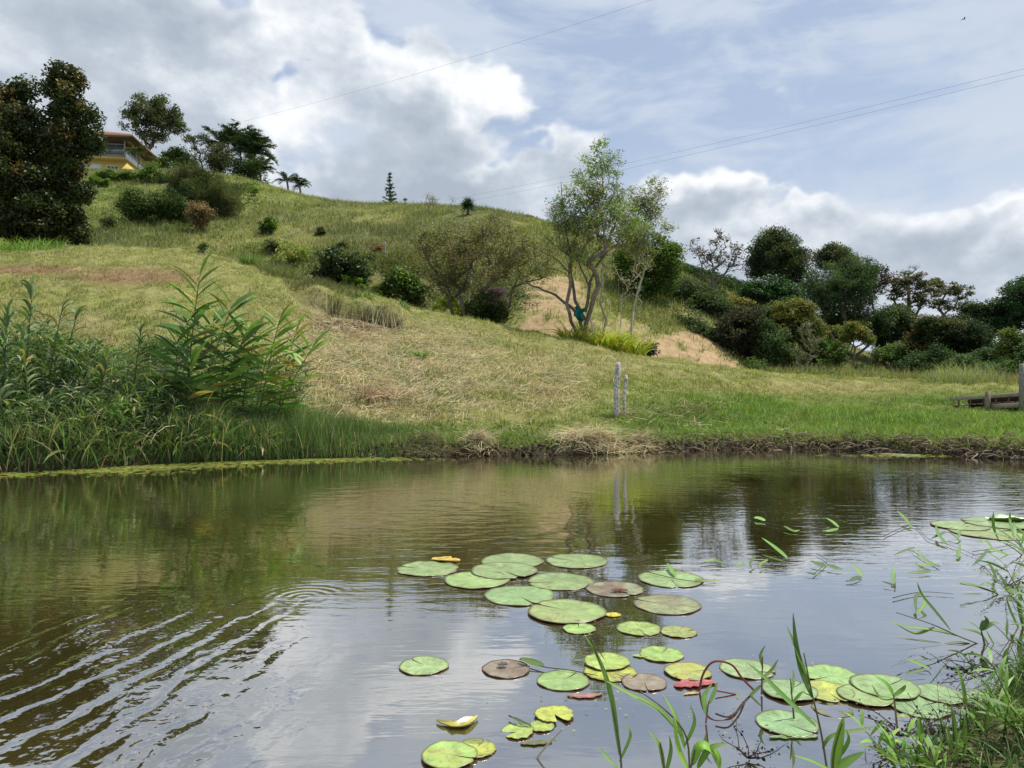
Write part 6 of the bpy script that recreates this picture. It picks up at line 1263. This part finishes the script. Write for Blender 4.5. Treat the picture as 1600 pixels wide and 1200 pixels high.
# arching red stalk
def stalk(label, pts, Y, r, col):
    C = curve([Pp(a, b, Y+(c[0] if c else 0)) for a, b, *c in pts], 28)
    tag(MB().tube(C, r, col, 7).build('lily_stalk', M_gloss, None, True), label, 'stalk')
stalk('thin red lily stalk arching out of the water beside the red pink leaf', [(1093, 1078), (1098, 1055), (1110, 1037), (1125, 1033), (1145, 1040), (1160, 1060), (1185, 1085)], 3.65, .0055, (.22, .06, .05))
stalk('dark stalk trailing on the water below the arching red one', [(1185, 1086), (1168, 1092, -.05), (1155, 1108, -.2), (1138, 1120, -.3), (1118, 1115, -.28)], 3.62, .004, (.07, .04, .03))
stalk('straight reddish stalk lying on the water right of the red pink leaf', [(1118, 1079), (1140, 1083), (1165, 1088)], 3.61, .004, (.18, .06, .05))
# ================================================================== NEAR SHORE GROWTH
def shore_stuff(name, label, n, hl, wd, col, K=5, prof='grass', dmax=1.0, dmin=-.12, xr=(1.1, 6.5), droop=(.4, 1.8), m=None, tilt=(.05, .8), keep=None):
    reseed(sum(map(ord, label)) % 9973); x = rng.uniform(*xr, n); y = np.interp(x, SHX, SHY)-rng.uniform(dmin, dmax, n)
    z = np.maximum(H(x, y), 0)-.01; L = rng.uniform(*hl, n)
    px = 800+F*x/np.maximum(y, .5); ok = (y > 1.0)
    if keep is not None: ok &= keep(x, y, px)
    x, y, z, L = x[ok], y[ok], z[ok], L[ok]; k_ = len(x)
    o = MB().ribbons(np.stack([x, y, z], 1), rng.uniform(0, 6.28, k_), rng.uniform(*tilt, k_), L, rng.uniform(*wd, k_), rng.uniform(*droop, k_), jit(col, k_, .3, .08), K, prof, .8).build(name, m or M_gloss)
    tag(o, label, 'grass', kind='stuff')
shore_stuff('shore_grass', 'fine green grass on the near shore at the lower right corner', 2600, (.08, .26), (.003, .008), (.11, .19, .05), xr=(1.5, 5.0))
shore_stuff('shore_weeds', 'small leafy weeds matted along the near shore', 1500, (.04, .12), (.010, .022), (.10, .18, .045), prof='lance', K=4, xr=(1.6, 5.0), tilt=(.3, 1.4))
shore_stuff('shore_dead_stems', 'dark dead stems and roots tangled at the near waterline', 900, (.08, .30), (.003, .005), (.09, .07, .045), xr=(1.35, 5.2), dmin=-.32, dmax=.35, tilt=(.6, 1.6), droop=(.1, 1.2), m=M_dry)
# dark seed sprigs standing in the shallow water
def sprig(label, px, py, Y, n, s, seed):
    reseed(seed); b = w3(px, py, Y); mb = MB(); lb = []
    for i in range(n):
        a = rng.uniform(0, 6.28); L = s*rng.uniform(.5, 1.2); p = b.copy(); pts = [p.copy()]
        for k_ in range(4): p = p+np.array([math.cos(a)*L*.22+rng.normal()*.012, math.sin(a)*L*.15, L*.16*rng.uniform(.2, 1.3)]); pts.append(p.copy()); lb.append(p+rng.normal(size=3)*.008); lb.append(p+rng.normal(size=3)*.012)
        mb.tube(pts, np.linspace(.003, .0012, 5), (.06, .045, .035), 4)
    root = thing('dark_sprig', label, 'sprig', b, 'dark seed sprigs in the shallow water'); mb.build('stem', M_bark, root)
    l2 = MB().leaves(lb, rng.uniform(.008, .022, len(lb)), jit((.05, .035, .03), len(lb), .4), .7, .2); l2.build('foliage', M_leaf, root)  # these pieces are the sprig's loose seed heads, not leaves
for lb, px, py, Yq, n_, s_, sd in (('dark seed sprig under the leafy sprout on the pads', 1405, 1150, 3.12, 12, .16, 1), ('dark branching sprig right of the leafy sprout', 1462, 1150, 3.1, 14, .18, 2), ('dark sprig with trailing leaf at the bottom near the bright blades', 1395, 1185, 2.95, 9, .14, 3),
                           ('dark spindly sprig at the bottom left of the shore growth', 1170, 1185, 2.98, 9, .16, 4), ('dark sprig hugging the near shore beside the rightmost pad', 1530, 1130, 3.2, 14, .2, 5), ('dark knobbly sprig hanging near the right edge high above the shore', 1575, 915, 5.4, 9, .3, 6), ('dark sprig below the paired leaf weed at the right', 1520, 1055, 3.9, 10, .2, 7)):
    sprig(lb, px, py, Yq, n_, s_, sd)
# overhanging weeds on the right near bank
def weed(label, b, n, hgt, LL, lw, col, seed, spread=.35):
    hgt *= 1.1; LL *= 1.15
    reseed(seed); root = thing('shore_weed', label, 'weed', b, 'leafy weeds on the near shore'); sb = MB(); lb = MB()
    for i in range(n):
        a = rng.uniform(0, 6.28); tl = rng.uniform(.05, .8); h_ = hgt*rng.uniform(.5, 1.1); q = np.linspace(0, 1, 8)
        d = np.array([math.cos(a)*math.sin(tl)-.25*rng.random(), math.sin(a)*math.sin(tl), math.cos(tl)])
        P = np.array(b)[None]+d[None]*h_*q[:, None]; P[:, 2] -= .2*h_*q**2*math.sin(tl); P[:, :2] += rng.normal(size=2)*.05
        sb.tube(P, np.linspace(.004, .0015, 8), (.15, .14, .06), 5)
        m_ = 9; tt = np.linspace(.25, 1, m_); bs = np.stack([np.interp(tt, q, P[:, k_]) for k_ in range(3)], 1)
        lb.ribbons(bs, a+np.where(np.arange(m_) % 2, 1.2, -1.2)+rng.normal(size=m_)*.5, rng.uniform(.5, 1.3, m_), LL*rng.uniform(.6, 1.1, m_), lw, .6, jit(col, m_, .2), 6, 'lance', .6)
    sb.build('stem', M_gloss, root); lb.build('foliage', M_gloss, root)
def at(x, y): return (x, y, max(H(x, y), 0)-.02)
weed('leafy weed at the very corner of the near shore, bright bladed', at(1.95, 2.85), 9, .30, .13, .014, (.16, .28, .06), 1)
weed('dense weed clump on the near shore under the arching stem', at(2.45, 3.45), 12, .38, .14, .014, (.10, .18, .05), 2)
weed('taller weed clump on the near shore at the right edge', at(2.85, 3.95), 12, .50, .17, .016, (.11, .20, .05), 3)
weed('weed clump on the near shore further back at the right edge', at(3.6, 4.95), 12, .55, .20, .018, (.12, .22, .05), 4)
weed('weed clump furthest back on the near shore by the far pads', at(4.6, 6.4), 12, .60, .24, .02, (.13, .24, .05), 5)
weed('low weed at the bottom edge right of the bright blade shoot', at(1.5, 2.75), 7, .20, .10, .014, (.18, .32, .06), 6)
